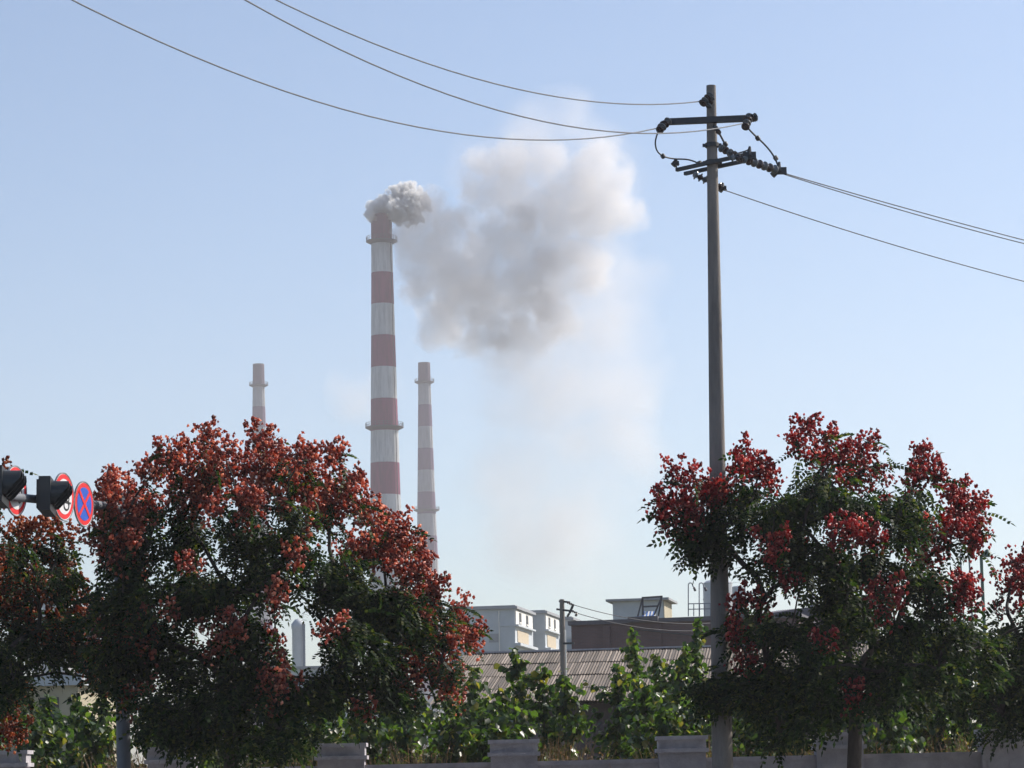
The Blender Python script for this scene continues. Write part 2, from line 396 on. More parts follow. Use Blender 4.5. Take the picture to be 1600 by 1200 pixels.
    m2, t, pv = vol_mat('dense smoke'); tc = N(t, 'ShaderNodeTexCoord')
    pv.inputs['Color'].default_value = (0.90, 0.90, 0.895, 1); pv.inputs['Anisotropy'].default_value = 0.1
    P0 = noise3(0.35, 3.2, 1.0, tc.outputs['Object'])     # for the tight billows at the lip
    bd = mixn(billow(0.42, P0), cnoise(0.7, 3.0), 0.9, 0.5)
    t.links.new(shape(field(dense, P0, 0), 0.0, 0.3, 1.4, bd, 1.0), pv.inputs['Density'])
    m2.cycles.volume_step_rate = 0.5
    mb = MB()
    import bmesh
    bm = bmesh.new(); bmesh.ops.create_icosphere(bm, subdivisions=2, radius=1.0)
    sv = np.array([v.co[:] for v in bm.verts]); sf = [tuple(v.index for v in f.verts) for f in bm.faces]; bm.free()
    for grp, k in ((mid, 1.2), (upper, 1.2), (faint, 1.2)):
        for it in grp:
            mb.add(sv * it[2] * sc * k + cen(it), sf)
    o = mb.build('smoke', mt)
    rm = o.modifiers.new('union', 'REMESH'); rm.mode = 'VOXEL'; rm.voxel_size = 2.0
    mb = MB()
    for it in dense: mb.add(sv * it[2] * sc * 1.25 + cen(it), sf)
    ob = mb.build('billow', m2, o); rm = ob.modifiers.new('union', 'REMESH'); rm.mode = 'VOXEL'; rm.voxel_size = 0.6
    tag(o, 'thick grey smoke plume blowing right from the tallest striped chimney', 'smoke', kind='stuff')
    return o
smoke()

# ------------------------------------------------------------------ power pole with crossarms and insulators
YP = 45.0
pole_lo = at(1129, 1200, YP); pole_hi = at(1111, 134, YP)
dirp = (pole_hi - pole_lo) / (pole_hi[2] - pole_lo[2])
pole_base = pole_lo - dirp * pole_lo[2]
def pole_axis(z): return pole_base + dirp * z
def pole_r(z):
    q = (pole_hi[2] - z) / (pole_hi[2] - pole_lo[2]); return (15.2 + (33 - 15.2) * q) / 2 / ppm(YP)
pole = empty('power_pole', pole_base, 'tall round concrete pole with crossarms standing in front of the right tree', 'power pole')
mb = MB(); zs = [0.14 + (pole_hi[2] - 0.14) * i / 24 for i in range(25)]
mb.tube([pole_axis(z) for z in zs], [pole_r(z) for z in zs], 32); mb.build('pole', M['concrete_pole'], pole, smooth=True)
def pt(px, py, dy=0.0): return at(px, py, YP + dy)
# upper arm: right end nearer by ~7 deg ; lower double arm ~40 deg
for (a, b) in (((1041, 190.5, 0.10), (1181, 184.5, -0.24)),):
    mb = MB(); mb.bar(pt(*a), pt(*b), 0.09, 0.105); mb.build('crossarm', M['steel_dark'], pole)
A1, A2 = at(1057, 265.5, YP + 0.35), at(1166, 241.5, YP - 0.65)
B1, B2 = at(1070, 271.5, YP + 0.7), at(1168, 250.5, YP - 0.25)
for a, b in ((A1, A2), (B1, B2)):
    mb = MB(); mb.bar(a, b, 0.06, 0.06); mb.build('crossarm', M['steel_dark'], pole)
for z_px in (187, 227, 254):
    c = pt(1112 + (z_px - 187) * 0.015, z_px); z = c[2]; r0 = pole_r(z) + 0.012
    mb = MB(); mb.lathe([(r0, -0.035), (r0 + 0.018, -0.035), (r0 + 0.018, 0.035), (r0, 0.035)], pole_axis(z), 24, close=True)
    mb.box(pole_axis(z) + np.array([-r0 - 0.03, 0, 0]), (0.06, 0.06, 0.05)); mb.box(pole_axis(z) + np.array([r0 + 0.03, 0, 0]), (0.06, 0.06, 0.05))
    mb.build('clamp_band', M['steel_dark'], pole)
def disc_string(a, b, n, r, mats=None, name='insulator'):
    a = np.array(a); b = np.array(b); L = np.linalg.norm(b - a); d = (b - a) / L
    mb = MB(); mb.tube([a, b], 0.022, 8, mi=0)
    step = L / n
    for i in range(n):
        c = a + d * (step * (i + 0.5)); k = 1 if (i % 2) else 2
        h = step * 0.42
        mb.lathe([(0.03, -h), (r * 0.45, -h), (r * 0.6, -h * 0.4), (r, 0.0), (r * 0.96, h * 0.35), (r * 0.5, h * 0.4), (0.04, h)], c, 14, d, mi=k)
    return mb.build(name, mats or [M['steel_dark'], M['porcelain'], M['porcelain_pale']], pole, smooth=True)
def pin(base, top, r=0.075):
    return disc_string(base, top, 3, r)
def lump(c, sx, sz, mat='steel_dark', name='cable_clamp'):
    mb = MB(); c = np.array(c)
    mb.box(c, (sx, 0.06, sz * 0.45), rz=0.0)
    mb.tube([c + np.array([-sx * 0.45, 0, -sz * 0.3]), c + np.array([0.0, 0, sz * 0.1]), c + np.array([sx * 0.05, 0, sz * 0.6])], [0.055, 0.05, 0.02], 8)
    mb.tube([c + np.array([-sx * 0.1, 0, sz * 0.1]), c + np.array([sx * 0.5, 0, -sz * 0.25])], [0.05, 0.02], 8)
    return mb.build(name, M[mat], pole)
# pole-top insulators
disc_string(pt(1112, 147, -0.12), pt(1096, 163, -0.25), 4, 0.075)
disc_string(pt(1113, 150, -0.14), pt(1106, 168, -0.22), 3, 0.06)
# left end of the upper arm
disc_string(pt(1046, 187, 0.02), pt(1029, 205, -0.22), 4, 0.075)
disc_string(pt(1038, 192, 0.1), pt(1031, 200, -0.1), 2, 0.065)
# right end of the upper arm
disc_string(pt(1183, 182, -0.3), pt(1163, 188, -0.4), 4, 0.075)
disc_string(pt(1172, 180, -0.26), pt(1164, 200, -0.6), 4, 0.075)
disc_string(pt(1116, 197, -0.1), pt(1124, 208, -0.25), 2, 0.045)
# strain strings to the right-going lines
disc_string(pt(1124, 230, -0.5), pt(1163, 250, -0.95), 6, 0.07)
disc_string(pt(1158, 247, -0.95), pt(1214, 266, -0.3), 7, 0.08)
disc_string(pt(1083, 272, 0.2), pt(1127, 293, 0.3), 6, 0.08)
disc_string(pt(1140, 246, -0.9), pt(1176, 250, -0.85), 4, 0.07)
lump(pt(1217, 267, -0.2), 0.26, 0.26); lump(pt(1171, 243, -0.9), 0.22, 0.26); lump(pt(1129, 294, 0.45), 0.13, 0.16)
lump(pt(1056, 255, 0.3), 0.11, 0.14); mb = MB(); mb.tube([pt(1056.5, 256, 0.3), pt(1057.5, 265, 0.35)], 0.012, 6); mb.build('insulator_pin', M['steel_dark'], pole)
lump(pt(1094, 255, 0.2), 0.07, 0.07)
# jumper cables
def spline(pts, n=8):
    P = [np.array(p) for p in pts]; P = [2 * P[0] - P[1]] + P + [2 * P[-1] - P[-2]]; out = []
    for i in range(1, len(P) - 2):
        for k in range(n):
            s = k / n
            out.append(0.5 * ((2 * P[i]) + (-P[i - 1] + P[i + 1]) * s + (2 * P[i - 1] - 5 * P[i] + 4 * P[i + 1] - P[i + 2]) * s * s + (-P[i - 1] + 3 * P[i] - 3 * P[i + 1] + P[i + 2]) * s ** 3))
    out.append(P[-2]); return out
for pts, rad in (([(1028, 206, -0.2), (1024, 222, -0.1), (1027, 236, 0.0), (1037, 244, 0.1), (1053, 248, 0.25), (1072, 249, 0.3), (1084, 252, 0.25), (1094, 257, 0.2)], 0.014),
                 ([(1165, 196, -0.5), (1178, 210, -0.4), (1193, 224, -0.1), (1205, 238, -0.2), (1213, 252, -0.2), (1217, 264, -0.2)], 0.016),
                 ([(1122, 205, -0.2), (1128, 216, -0.1), (1134, 228, 0.0), (1138, 238, 0.1)], 0.018),
                 ([(1150, 240, 0.2), (1162, 237, 0.25), (1172, 233, 0.3)], 0.013)):
    mb = MB(); mb.tube(spline([pt(*p) for p in pts]), rad, 7); mb.build('jumper_cable', M['cable_black'], pole, smooth=True)
for p in ((1184, 216, -0.3), (1212, 247, 0.35), (1133.5, 225, 0.0), (1036, 244, 0.1)):
    mb = MB(); c = pt(*p); mb.lathe([(0.02, -0.045), (0.042, -0.03), (0.042, 0.03), (0.02, 0.045)], c, 10, (0.5, 0.2, -0.8)); mb.build('cable_clamp', M['steel_dark'], pole)

# ------------------------------------------------------------------ power lines
def line(p0, ang, a, b, L, label, cat='power line', group='power lines on the concrete pole', rad=0.0105, n=60):
    d = np.array([math.sin(R(ang)), math.cos(R(ang)), 0])
    pts = []
    for s in np.linspace(0, L, n):
        q = p0 + d * s; q[2] += a * s + b * s * s; pts.append(q)
    mb = MB(); mb.tube(pts, rad, 6); o = mb.build('power_line', M['cable'], None, smooth=True, loc=tuple(float(v) for v in p0))
    return tag(o, label, cat, group)
line(at(1093, 158.6, 44.8), -155, -0.267, 0.0091, 44, 'highest left-going cable tied to the insulators at the pole top')
line(at(1160, 193, 44.35), -155, -0.2975, 0.0103, 44, 'left-going cable passing in front of the pole to the right end of the upper crossarm')
line(at(1024, 201, 44.8), -155, -0.299, 0.0097, 44, 'lowest left-going cable, tied to the left end of the upper crossarm')
line(at(1228, 271.5, 44.9), 45, -0.0466, 0.00157, 32, 'upper of the two close right-going cables from the outer strain insulator')
line(at(1226, 272.5, 44.8), 45, -0.0647, 0.00314, 24, 'lower of the two close right-going cables from the outer strain insulator')
line(at(1132, 297, 45.4), 45, -0.090, 0.00311, 30, 'lowest right-going cable leaving just below the double crossarm')

# ------------------------------------------------------------------ goldenrain trees
def leaf_template():
    V = []; F = []
    L = 0.30
    for i in range(6):
        s = (i + 0.6) / 6; p = np.array([L * s, 0, -0.16 * s * s]); ln = 0.088 * (1 - 0.35 * abs(s - 0.45))
        for sd_ in (-1, 1):
            d = np.array([0.45, sd_ * 0.85, -0.35 - 0.1 * (i % 2)]); d /= np.linalg.norm(d)
            wv = np.cross(d, [0, 0, 1.0]); wv /= np.linalg.norm(wv); wv = wv * 0.03 + np.array([0, 0, 0.006 * sd_])
            o = len(V); V += [p, p + d * ln * 0.45 + wv, p + d * ln, p + d * ln * 0.45 - wv]; F.append((o, o + 1, o + 2, o + 3))
    p = np.array([L, 0, -0.16]); o = len(V)
    V += [p, p + np.array([0.04, 0.02, -0.03]), p + np.array([0.085, 0, -0.07]), p + np.array([0.04, -0.02, -0.03])]; F.append((o, o + 1, o + 2, o + 3))
    return np.array(V), np.array(F)
LT_V, LT_F = leaf_template()
def pod_template():
    V = [(0, 0, 0.5)]; a = [0, 120, 240]
    for k in a: V.append((math.cos(R(k)) * 0.42, math.sin(R(k)) * 0.42, 0.1))
    V.append((0, 0, -0.55))
    F = [(0, 1, 2), (0, 2, 3), (0, 3, 1), (4, 2, 1), (4, 3, 2), (4, 1, 3)]
    return np.array(V, float), np.array(F)
PT_V, PT_F = pod_template()
def rot_batch(n, yaw, tilt, spin, rng):
    cy_, sy = np.cos(yaw), np.sin(yaw); ct, st = np.cos(tilt), np.sin(tilt); cs, ss = np.cos(spin), np.sin(spin)
    Z = np.zeros(n); O = np.ones(n)
    Rz = np.stack([cy_, -sy, Z, sy, cy_, Z, Z, Z, O], -1).reshape(n, 3, 3)
    Ry = np.stack([ct, Z, st, Z, O, Z, -st, Z, ct], -1).reshape(n, 3, 3)
    Rx = np.stack([O, Z, Z, Z, cs, -ss, Z, ss, cs], -1).reshape(n, 3, 3)
    return Rz @ Ry @ Rx
def instance(TV, TF, P, Rm, S):
    n = len(P); k = len(TV)
    V = np.einsum('nij,kj->nki', Rm, TV) * S[:, None, None] + P[:, None, :]
    F = (TF[None] + (np.arange(n) * k)[:, None, None]).reshape(-1, TF.shape[1])
    return V.reshape(-1, 3), F
def inside(rng, n):
    v = rng.normal(size=(n, 3)); v /= np.linalg.norm(v, axis=1)[:, None]
    return v * (rng.random(n) ** (1 / 2.4))[:, None]

def koelreuteria(label, base_px, Yc, fork_px, clumps, podmat, seed, depth=2.0, spread=2.4, lean=0.0, gscale=1.0):
    rng = np.random.default_rng(seed)
    b = at(base_px[0], base_px[1], Yc); base = np.array([b[0], Yc, 0.14])
    root = empty('goldenrain_tree', base, label, 'tree', 'goldenrain trees along the pavement')
    fork = at(fork_px[0], fork_px[1], Yc)
    xc = np.mean([c[0] for c in clumps]); hw = max(abs(c[0] - xc) for c in clumps)
    s = 1 / ppm(Yc)
    leafP, podP, podAx, nodes = [], [], [], []
    for c in clumps:
        cx, cy_, rx, ry, kind = c[:5]
        dens = c[5] if len(c) > 5 else 1.0
        q = min(1.0, abs(cx - xc) / (hw + 1e-6)); dmax = spread * math.sqrt(max(0.12, 1 - q * q))
        nd = 2 if kind in 'G' else 1
        for rep in range(nd):
            off = rng.uniform(-1, 1) * dmax * 0.75 if nd == 1 else (rng.uniform(0.15, 0.9) * dmax * (1 if rep else -1))
            if len(c) > 6: off = c[6]
            if kind == 'R' and len(c) <= 6: off = rng.uniform(-0.95, 0.25) * dmax if cx < xc + 0.35 * hw else rng.uniform(-0.3, 0.9) * dmax
            C0 = at(cx, cy_, Yc + off); C0[1] = Yc + off
            ex = np.array([rx * s, 0.5 * (rx + ry) * s * 1.15, ry * s])
            nodes.append(C0)
            area = math.pi * rx * ry
            if 'G' in kind or 'M' in kind:
                n = int(area / 52.0 * (1.2 if cy_ > 960 else 1.0) * dens * gscale * (0.62 if nd == 2 else 0.55))
                # sub-tufts so the clump is uneven
                k = max(3, n // 14); tc_ = C0 + inside(rng, k) * ex * 0.92
                idx = rng.integers(0, k, n); leafP.append(tc_[idx] + rng.normal(size=(n, 3)) * np.array([0.13, 0.13, 0.10]))
            if 'R' in kind or 'M' in kind:
                npan = max(2, int(area / 200.0 * dens * (0.45 if 'M' in kind else 1.0)))
                v = rng.normal(size=(npan, 3)); v /= np.linalg.norm(v, axis=1)[:, None]
                rr = rng.random(npan) ** 0.45
                if 'M' not in kind: v[:, 2] = np.where(rng.random(npan) < 0.25, np.abs(v[:, 2]), v[:, 2])
                pc = C0 + v * rr[:, None] * ex * 0.95
                for p_, vv in zip(pc, v):
                    m_ = int(rng.integers(16, 30)); h = rng.uniform(0.22, 0.42)
                    ax = np.array([vv[0] * 0.5, vv[1] * 0.5, 0.9]); ax /= np.linalg.norm(ax)
                    q_ = rng.random(m_); wdt = 0.11 * (1 - q_ * 0.8)
                    podP.append(p_ + ax * (q_ * h)[:, None] - ax * h * 0.4 + rng.normal(size=(m_, 3)) * wdt[:, None])
                if 'M' not in kind:
                    n = int(area / 62.0 * 0.16)
                    leafP.append(C0 + inside(rng, n) * ex * np.array([0.9, 0.9, 0.9]) - np.array([0, 0, ry * s * 0.25]))
    LP = np.concatenate(leafP); n = len(LP)
    cen = np.array([fork[0], Yc, fork[2] + 0.5])
    yaw = np.arctan2(LP[:, 1] - cen[1], LP[:, 0] - cen[0]) + rng.normal(size=n) * 0.9
    Rm = rot_batch(n, yaw, rng.normal(size=n) * 0.45 + 0.35, rng.normal(size=n) * 0.5, rng)
    V, F = instance(LT_V, LT_F, LP, Rm, rng.uniform(0.75, 1.38, n))
    nmesh('crown', V, F, M['leaf'], root)
    PP = np.concatenate(podP); n = len(PP)
    Rm = rot_batch(n, rng.random(n) * 6.3, rng.normal(size=n) * 0.7, rng.normal(size=n) * 0.7, rng)
    V, F = instance(PT_V, PT_F, PP, Rm, rng.uniform(0.055, 0.105, n))
    nmesh('seed_pods', V, F, podmat, root)
    # trunk and limbs: every clump joined to the nearest node closer to the fork
    pts = [fork] + nodes; D = [0.0] + [float(np.linalg.norm(p - fork)) for p in nodes]
    order = sorted(range(len(pts)), key=lambda i: D[i]); par = {}
    for k, i in enumerate(order[1:], 1):
        best = min(order[:k], key=lambda j: np.linalg.norm(pts[i] - pts[j]) + 0.35 * D[j] + (0.5 if pts[j][2] > pts[i][2] + 0.1 else 0))
        par[i] = best
    wt = {i: 1.0 for i in range(len(pts))}
    for i in reversed(order[1:]): wt[par[i]] += wt[i]
    mb = MB()
    rt = 0.105
    def rad(i): return max(0.011, rt * (wt[i] / wt[0]) ** 0.45)
    kn = 7
    mb.tube([base + (fork - base) * q + np.array([math.sin(q * 5 + seed) * 0.04, math.cos(q * 4) * 0.04, 0]) * (1 if q < 1 else 0) for q in np.linspace(0, 1, kn)], list(np.linspace(rt * 1.35, rt, kn)), 12)
    for i in order[1:]:
        a, e = pts[par[i]], pts[i]; d = e - a; L = np.linalg.norm(d)
        pp = [a + d * q + np.array([0, 0, 0.07 * L * math.sin(q * math.pi)]) + rng.normal(size=3) * 0.02 * L * (0 < q < 1) for q in np.linspace(0, 1, 5)]
        mb.tube(pp, list(np.linspace(rad(i) * 1.25, rad(i), 5)), 7)
        for _ in range(5):
            dd = rng.normal(size=3); dd[2] = abs(dd[2]) * 0.6 + 0.15; dd /= np.linalg.norm(dd); ll = rng.uniform(0.12, 0.28)
            mb.tube([e - dd * 0.05, e + dd * ll * 0.5 + rng.normal(size=3) * 0.03, e + dd * ll], [0.01, 0.007, 0.004], 5)
    mb.build('trunk', M['bark'], root, smooth=True)
    return root

left_tree = [
    (168, 782, 26, 26, 'R', 1.2, -1.4), (196, 815, 30, 26, 'R', 1.2, -1.4), (190, 860, 34, 30, 'R', 0.8, -1.5), (190, 960, 36, 46, 'G', 1, -1.4), (185, 1030, 30, 46, 'G', 1, -1.4), (190, 1000, 26, 26, 'R', 0.7, -1.5),
    (180, 762, 28, 28, 'R'), (205, 795, 48, 36, 'R'), (160, 835, 42, 32, 'R'), (205, 868, 48, 34, 'M'),
    (264, 702, 24, 26, 'R'), (292, 742, 46, 42, 'R'), (322, 686, 23, 24, 'R'), (345, 738, 42, 42, 'R'), (405, 688, 28, 28, 'R'), (422, 738, 50, 44, 'R'),
    (375, 790, 50, 30, 'R'), (462, 716, 26, 24, 'R'), (236, 745, 24, 26, 'R'), (350, 712, 22, 22, 'R', 0.8), (500, 775, 34, 28, 'R'), (600, 822, 24, 24, 'R'), (320, 770, 36, 24, 'R'), (440, 775, 36, 24, 'R'), (480, 742, 42, 42, 'R'), (522, 722, 22, 28, 'R'), (540, 772, 42, 38, 'R'), (572, 800, 30, 30, 'R'), (510, 808, 44, 30, 'R'),
    (445, 800, 40, 28, 'M'), (625, 838, 32, 28, 'R'), (600, 872, 46, 34, 'R'), (650, 868, 14, 26, 'R'), (555, 860, 42, 30, 'R'), (645, 900, 42, 36, 'R'), (300, 790, 46, 24, 'R'), (250, 800, 30, 26, 'M'),
    (675, 926, 24, 26, 'R'), (656, 962, 36, 32, 'R'), (722, 950, 16, 22, 'R'), (735, 985, 24, 24, 'R'), (742, 1010, 15, 14, 'R'), (695, 1002, 32, 28, 'R', 0.8),
    (652, 1030, 32, 28, 'R'), (692, 1066, 32, 36, 'R'), (640, 1062, 28, 24, 'R'), (705, 1095, 14, 14, 'R', 0.8),
    (432, 925, 14, 30, 'R', 1, -2.1), (520, 985, 26, 20, 'R', 0.8, -2.0), (440, 1062, 30, 28, 'R', 0.9, -2.1), (300, 885, 28, 24, 'R', 0.5, -1.9), (362, 975, 30, 26, 'R', 0.7, -2.1),
    (330, 1005, 40, 26, 'R', 0.55, -2.0), (250, 955, 30, 24, 'R', 0.35, -2.0), (430, 1095, 26, 26, 'R', 0.6, -2), (210, 1075, 30, 24, 'R', 0.5, -1.6), (560, 1110, 22, 22, 'R', 0.4, -1.5),
    (170, 1010, 30, 40, 'R', 0.6, -1.2), (430, 1000, 22, 26, 'R', 0.5, -1.9), (640, 940, 30, 24, 'R'), (470, 870, 24, 30, 'R', 0.5, -1.9), (230, 1000, 26, 22, 'R', 0.5, -1.8),
    (232, 850, 56, 46, 'G'), (300, 832, 56, 44, 'G'), (380, 850, 56, 46, 'G'), (460, 852, 46, 40, 'G'), (522, 884, 42, 38, 'G'), (200, 930, 56, 46, 'G'), (280, 920, 66, 46, 'G'),
    (355, 925, 56, 46, 'G'), (420, 900, 36, 36, 'G', 0.8), (560, 930, 56, 46, 'G'), (600, 962, 52, 46, 'G'), (505, 925, 40, 34, 'G', 0.8), (632, 992, 38, 38, 'G'), (555, 1010, 56, 46, 'G'),
    (592, 1060, 46, 46, 'G'), (250, 1000, 66, 46, 'G'), (330, 1040, 66, 56, 'G'), (200, 1030, 46, 46, 'G'), (392, 1030, 36, 40, 'G'), (455, 1090, 56, 40, 'G', 0.8), (350, 1110, 70, 46, 'G'),
    (262, 1105, 56, 46, 'G', 0.9), (440, 1140, 50, 36, 'G', 0.8), (520, 1065, 44, 40, 'G', 0.8), (300, 1150, 60, 32, 'G', 0.7), (375, 985, 40, 36, 'G'), (690, 1030, 26, 26, 'G', 0.6), (695, 965, 20, 26, 'G', 0.6),
    (385, 1160, 50, 30, 'G', 0.6), (560, 1095, 30, 30, 'G', 0.5)]
koelreuteria('broad tree with salmon brown seed pods, its crown covering the foot of the tallest chimney', (360, 1200), 45.5, (362, 1075), left_tree, M['pod_brown'], 3, spread=2.6, gscale=1.05)

far_left = [
    (12, 742, 16, 14, 'R', 0.6), (-30, 790, 50, 34, 'R'), (38, 828, 46, 24, 'R'), (85, 838, 34, 22, 'R'), (-40, 850, 60, 40, 'G'), (20, 862, 50, 32, 'M'), (92, 872, 36, 30, 'M'), (60, 905, 50, 34, 'M'),
    (110, 930, 34, 22, 'R'), (30, 962, 56, 34, 'R', 0.9), (95, 990, 48, 32, 'R', 0.9), (142, 1020, 26, 30, 'R', 0.8), (120, 955, 34, 26, 'R'), (22, 1095, 28, 34, 'R', 1.2, 1.6), (17, 1140, 28, 22, 'R', 1.2, 1.6), (-20, 900, 50, 40, 'R'),
    (150, 1060, 26, 24, 'R', 0.6), (40, 880, 40, 34, 'G', 0.8), (80, 900, 34, 24, 'G', 0.5), (60, 985, 56, 44, 'G'), (10, 1020, 50, 44, 'G', 1.0), (100, 1015, 44, 36, 'G', 0.9), (-40, 960, 60, 60, 'G'),
    (-50, 1050, 60, 60, 'G', 0.8), (20, 1060, 40, 30, 'G', 0.6), (10, 915, 34, 26, 'R', 0.7)]
koelreuteria('tree at the left edge of the frame, orange pods hanging below the traffic lights', (-40, 1200), 47.0, (-40, 1090), far_left, M['pod_orange'], 5, spread=2.0)

right_tree = [
    (1058, 738, 20, 20, 'R', 0.8), (1042, 792, 30, 32, 'R'), (1070, 806, 40, 36, 'R'), (1088, 752, 22, 18, 'R', 0.7), (1105, 782, 36, 24, 'R', 1, -0.9), (1125, 770, 24, 20, 'R', 1, -0.9), (1163, 712, 18, 26, 'R', 0.9), (1187, 735, 26, 26, 'R'),
    (1155, 745, 20, 26, 'R'), (1204, 752, 18, 18, 'R'), (1262, 668, 22, 22, 'R'), (1246, 692, 22, 22, 'R', 0.8), (1290, 690, 20, 20, 'R', 0.8), (1312, 712, 28, 24, 'R'), (1345, 712, 26, 26, 'R'), (1356, 690, 14, 18, 'R', 0.7), (1280, 720, 26, 20, 'M'),
    (1335, 748, 32, 22, 'R'), (1368, 728, 16, 20, 'M', 0.7), (1440, 724, 28, 22, 'R'), (1434, 752, 26, 22, 'R'), (1466, 745, 16, 20, 'R'), (1500, 790, 42, 36, 'R'), (1528, 812, 24, 38, 'R'), (1480, 830, 42, 34, 'R'), (1452, 868, 40, 24, 'R', 0.9),
    (1515, 850, 24, 24, 'R'), (1330, 832, 40, 24, 'R', 1.1, -2.3), (1362, 852, 20, 20, 'R', 1, -2.2), (1205, 850, 28, 30, 'R', 0.9, -2.2), (1236, 832, 24, 24, 'M'), (1380, 935, 30, 36, 'R', 0.8, -2.4), (1490, 932, 40, 30, 'R', 1, -1.8), (1510, 912, 20, 18, 'R', 1, -1.5),
    (1160, 945, 20, 22, 'R', 0.9, -1.6), (1148, 990, 16, 30, 'R', 0.9, -1.6), (1168, 1028, 22, 22, 'R', 0.8, -1.6), (1335, 1088, 14, 32, 'R', 0.9, -2.4), (1285, 1000, 26, 20, 'R', 0.5, -2.2), (1195, 935, 26, 16, 'M', 0.7, -1.2), (1385, 775, 24, 20, 'M', 0.8), (1255, 905, 34, 24, 'R', 0.4, -2),
    (1085, 836, 34, 22, 'G', 0.8), (1122, 838, 42, 28, 'G', 1.1, -0.8), (1105, 815, 38, 26, 'G', 1, -0.7), (1162, 798, 42, 36, 'G'), (1212, 802, 40, 34, 'G'), (1268, 770, 34, 30, 'G', 0.9), (1312, 785, 44, 34, 'G'), (1365, 800, 36, 30, 'G', 0.6), (1402, 815, 44, 38, 'G'), (1418, 782, 32, 30, 'G'),
    (1250, 842, 54, 36, 'G'), (1300, 872, 54, 38, 'G'), (1375, 882, 54, 38, 'G', 0.9), (1205, 872, 40, 24, 'G', 0.7), (1250, 890, 40, 22, 'G', 0.6), (1325, 925, 54, 38, 'G'), (1430, 912, 46, 36, 'G'), (1182, 968, 30, 26, 'G'),
    (1235, 985, 50, 30, 'G'), (1312, 972, 60, 40, 'G'), (1400, 980, 62, 46, 'G'), (1480, 985, 54, 40, 'G'), (1200, 1038, 52, 42, 'G'), (1280, 1046, 62, 50, 'G'), (1372, 1050, 62, 46, 'G', 0.9), (1465, 1045, 60, 46, 'G', 0.8),
    (1205, 1100, 50, 40, 'G'), (1280, 1105, 54, 36, 'G'), (1132, 1070, 30, 34, 'G', 1.3, -0.9), (1222, 1140, 40, 26, 'G', 0.9), (1120, 1075, 26, 26, 'G', 1.1, -0.8), (1395, 1095, 46, 30, 'G', 0.6), (1175, 1075, 34, 34, 'G'), (1530, 1010, 34, 40, 'G', 0.7), (1290, 745, 30, 22, 'G', 0.5), (1180, 775, 34, 28, 'G', 0.9), (1235, 800, 40, 34, 'G', 1.0), (1340, 800, 40, 36, 'G', 0.9)]
koelreuteria('broad tree with crimson seed pods, its left branch crossing the tall power pole', (1335, 1200), 45.6, (1334, 1060), right_tree, M['pod_red'], 9, spread=2.6, gscale=1.0)

right_edge = [
    (1590, 885, 24, 22, 'R'), (1576, 915, 24, 24, 'R'), (1610, 925, 34, 34, 'R'), (1640, 880, 36, 36, 'R'), (1575, 960, 22, 20, 'M', 0.6), (1610, 975, 36, 34, 'G', 0.8), (1660, 950, 50, 50, 'G'), (1545, 1010, 34, 34, 'G', 0.8), (1600, 1030, 46, 44, 'G', 0.9),
    (1560, 1070, 46, 36, 'G', 0.8), (1620, 1090, 46, 44, 'G'), (1700, 1020, 60, 60, 'G'), (1520, 1085, 36, 34, 'G', 0.6), (1570, 1120, 40, 30, 'G', 0.7), (1640, 1020, 40, 30, 'R', 0.8)]
koelreuteria('dark red podded tree cut off by the right edge of the frame', (1665, 1200), 48.5, (1660, 1080), right_edge, M['pod_red'], 13, spread=1.8)
# ------------------------------------------------------------------ boundary wall: low panels between capped piers
YW = 50.0
wall = empty('boundary_wall', (at(800, 1190, YW)[0], YW, 0), 'low grey rendered wall with wide capped piers running behind the trees', 'wall')
pier_px = [-265, 5, 268, 533, 803, 1066, 1312, 1570, 1830]
zt_w = at(935, 1189, YW)[2]; zt_p = at(803, 1159, YW)[2]
px_x = [at(p, 1180, YW)[0] for p in pier_px]
for x0, x1 in zip(px_x[:-1], px_x[1:]):
    mb = MB(); mb.box(((x0 + x1) / 2, YW + 0.15, zt_w / 2 - 0.02), (x1 - x0 - 0.86, 0.2, zt_w - 0.04))
    mb.box(((x0 + x1) / 2, YW + 0.15, zt_w - 0.02), (x1 - x0 - 0.86, 0.28, 0.08)); mb.build('wall_panel', M['render_wall'], wall)
for x in px_x:
    mb = MB(); mb.box((x, YW + 0.15, (zt_p - 0.26) / 2), (0.86, 0.5, zt_p - 0.26))
    for k in (-1, 1):
        mb.box((x + k * 0.2, YW - 0.105, (zt_p - 0.45) / 2), (0.28, 0.02, zt_p - 0.6))
    p = mb.build('pier', M['render_wall'], wall)
    mb = MB(); mb.box((x, YW + 0.15, zt_p - 0.225), (0.97, 0.66, 0.07)); mb.box((x, YW + 0.15, zt_p - 0.11), (0.88, 0.50, 0.16)); mb.box((x, YW + 0.15, zt_p + 0.005), (0.95, 0.62, 0.07))
    mb.build('cap', M['render_cap'], p)

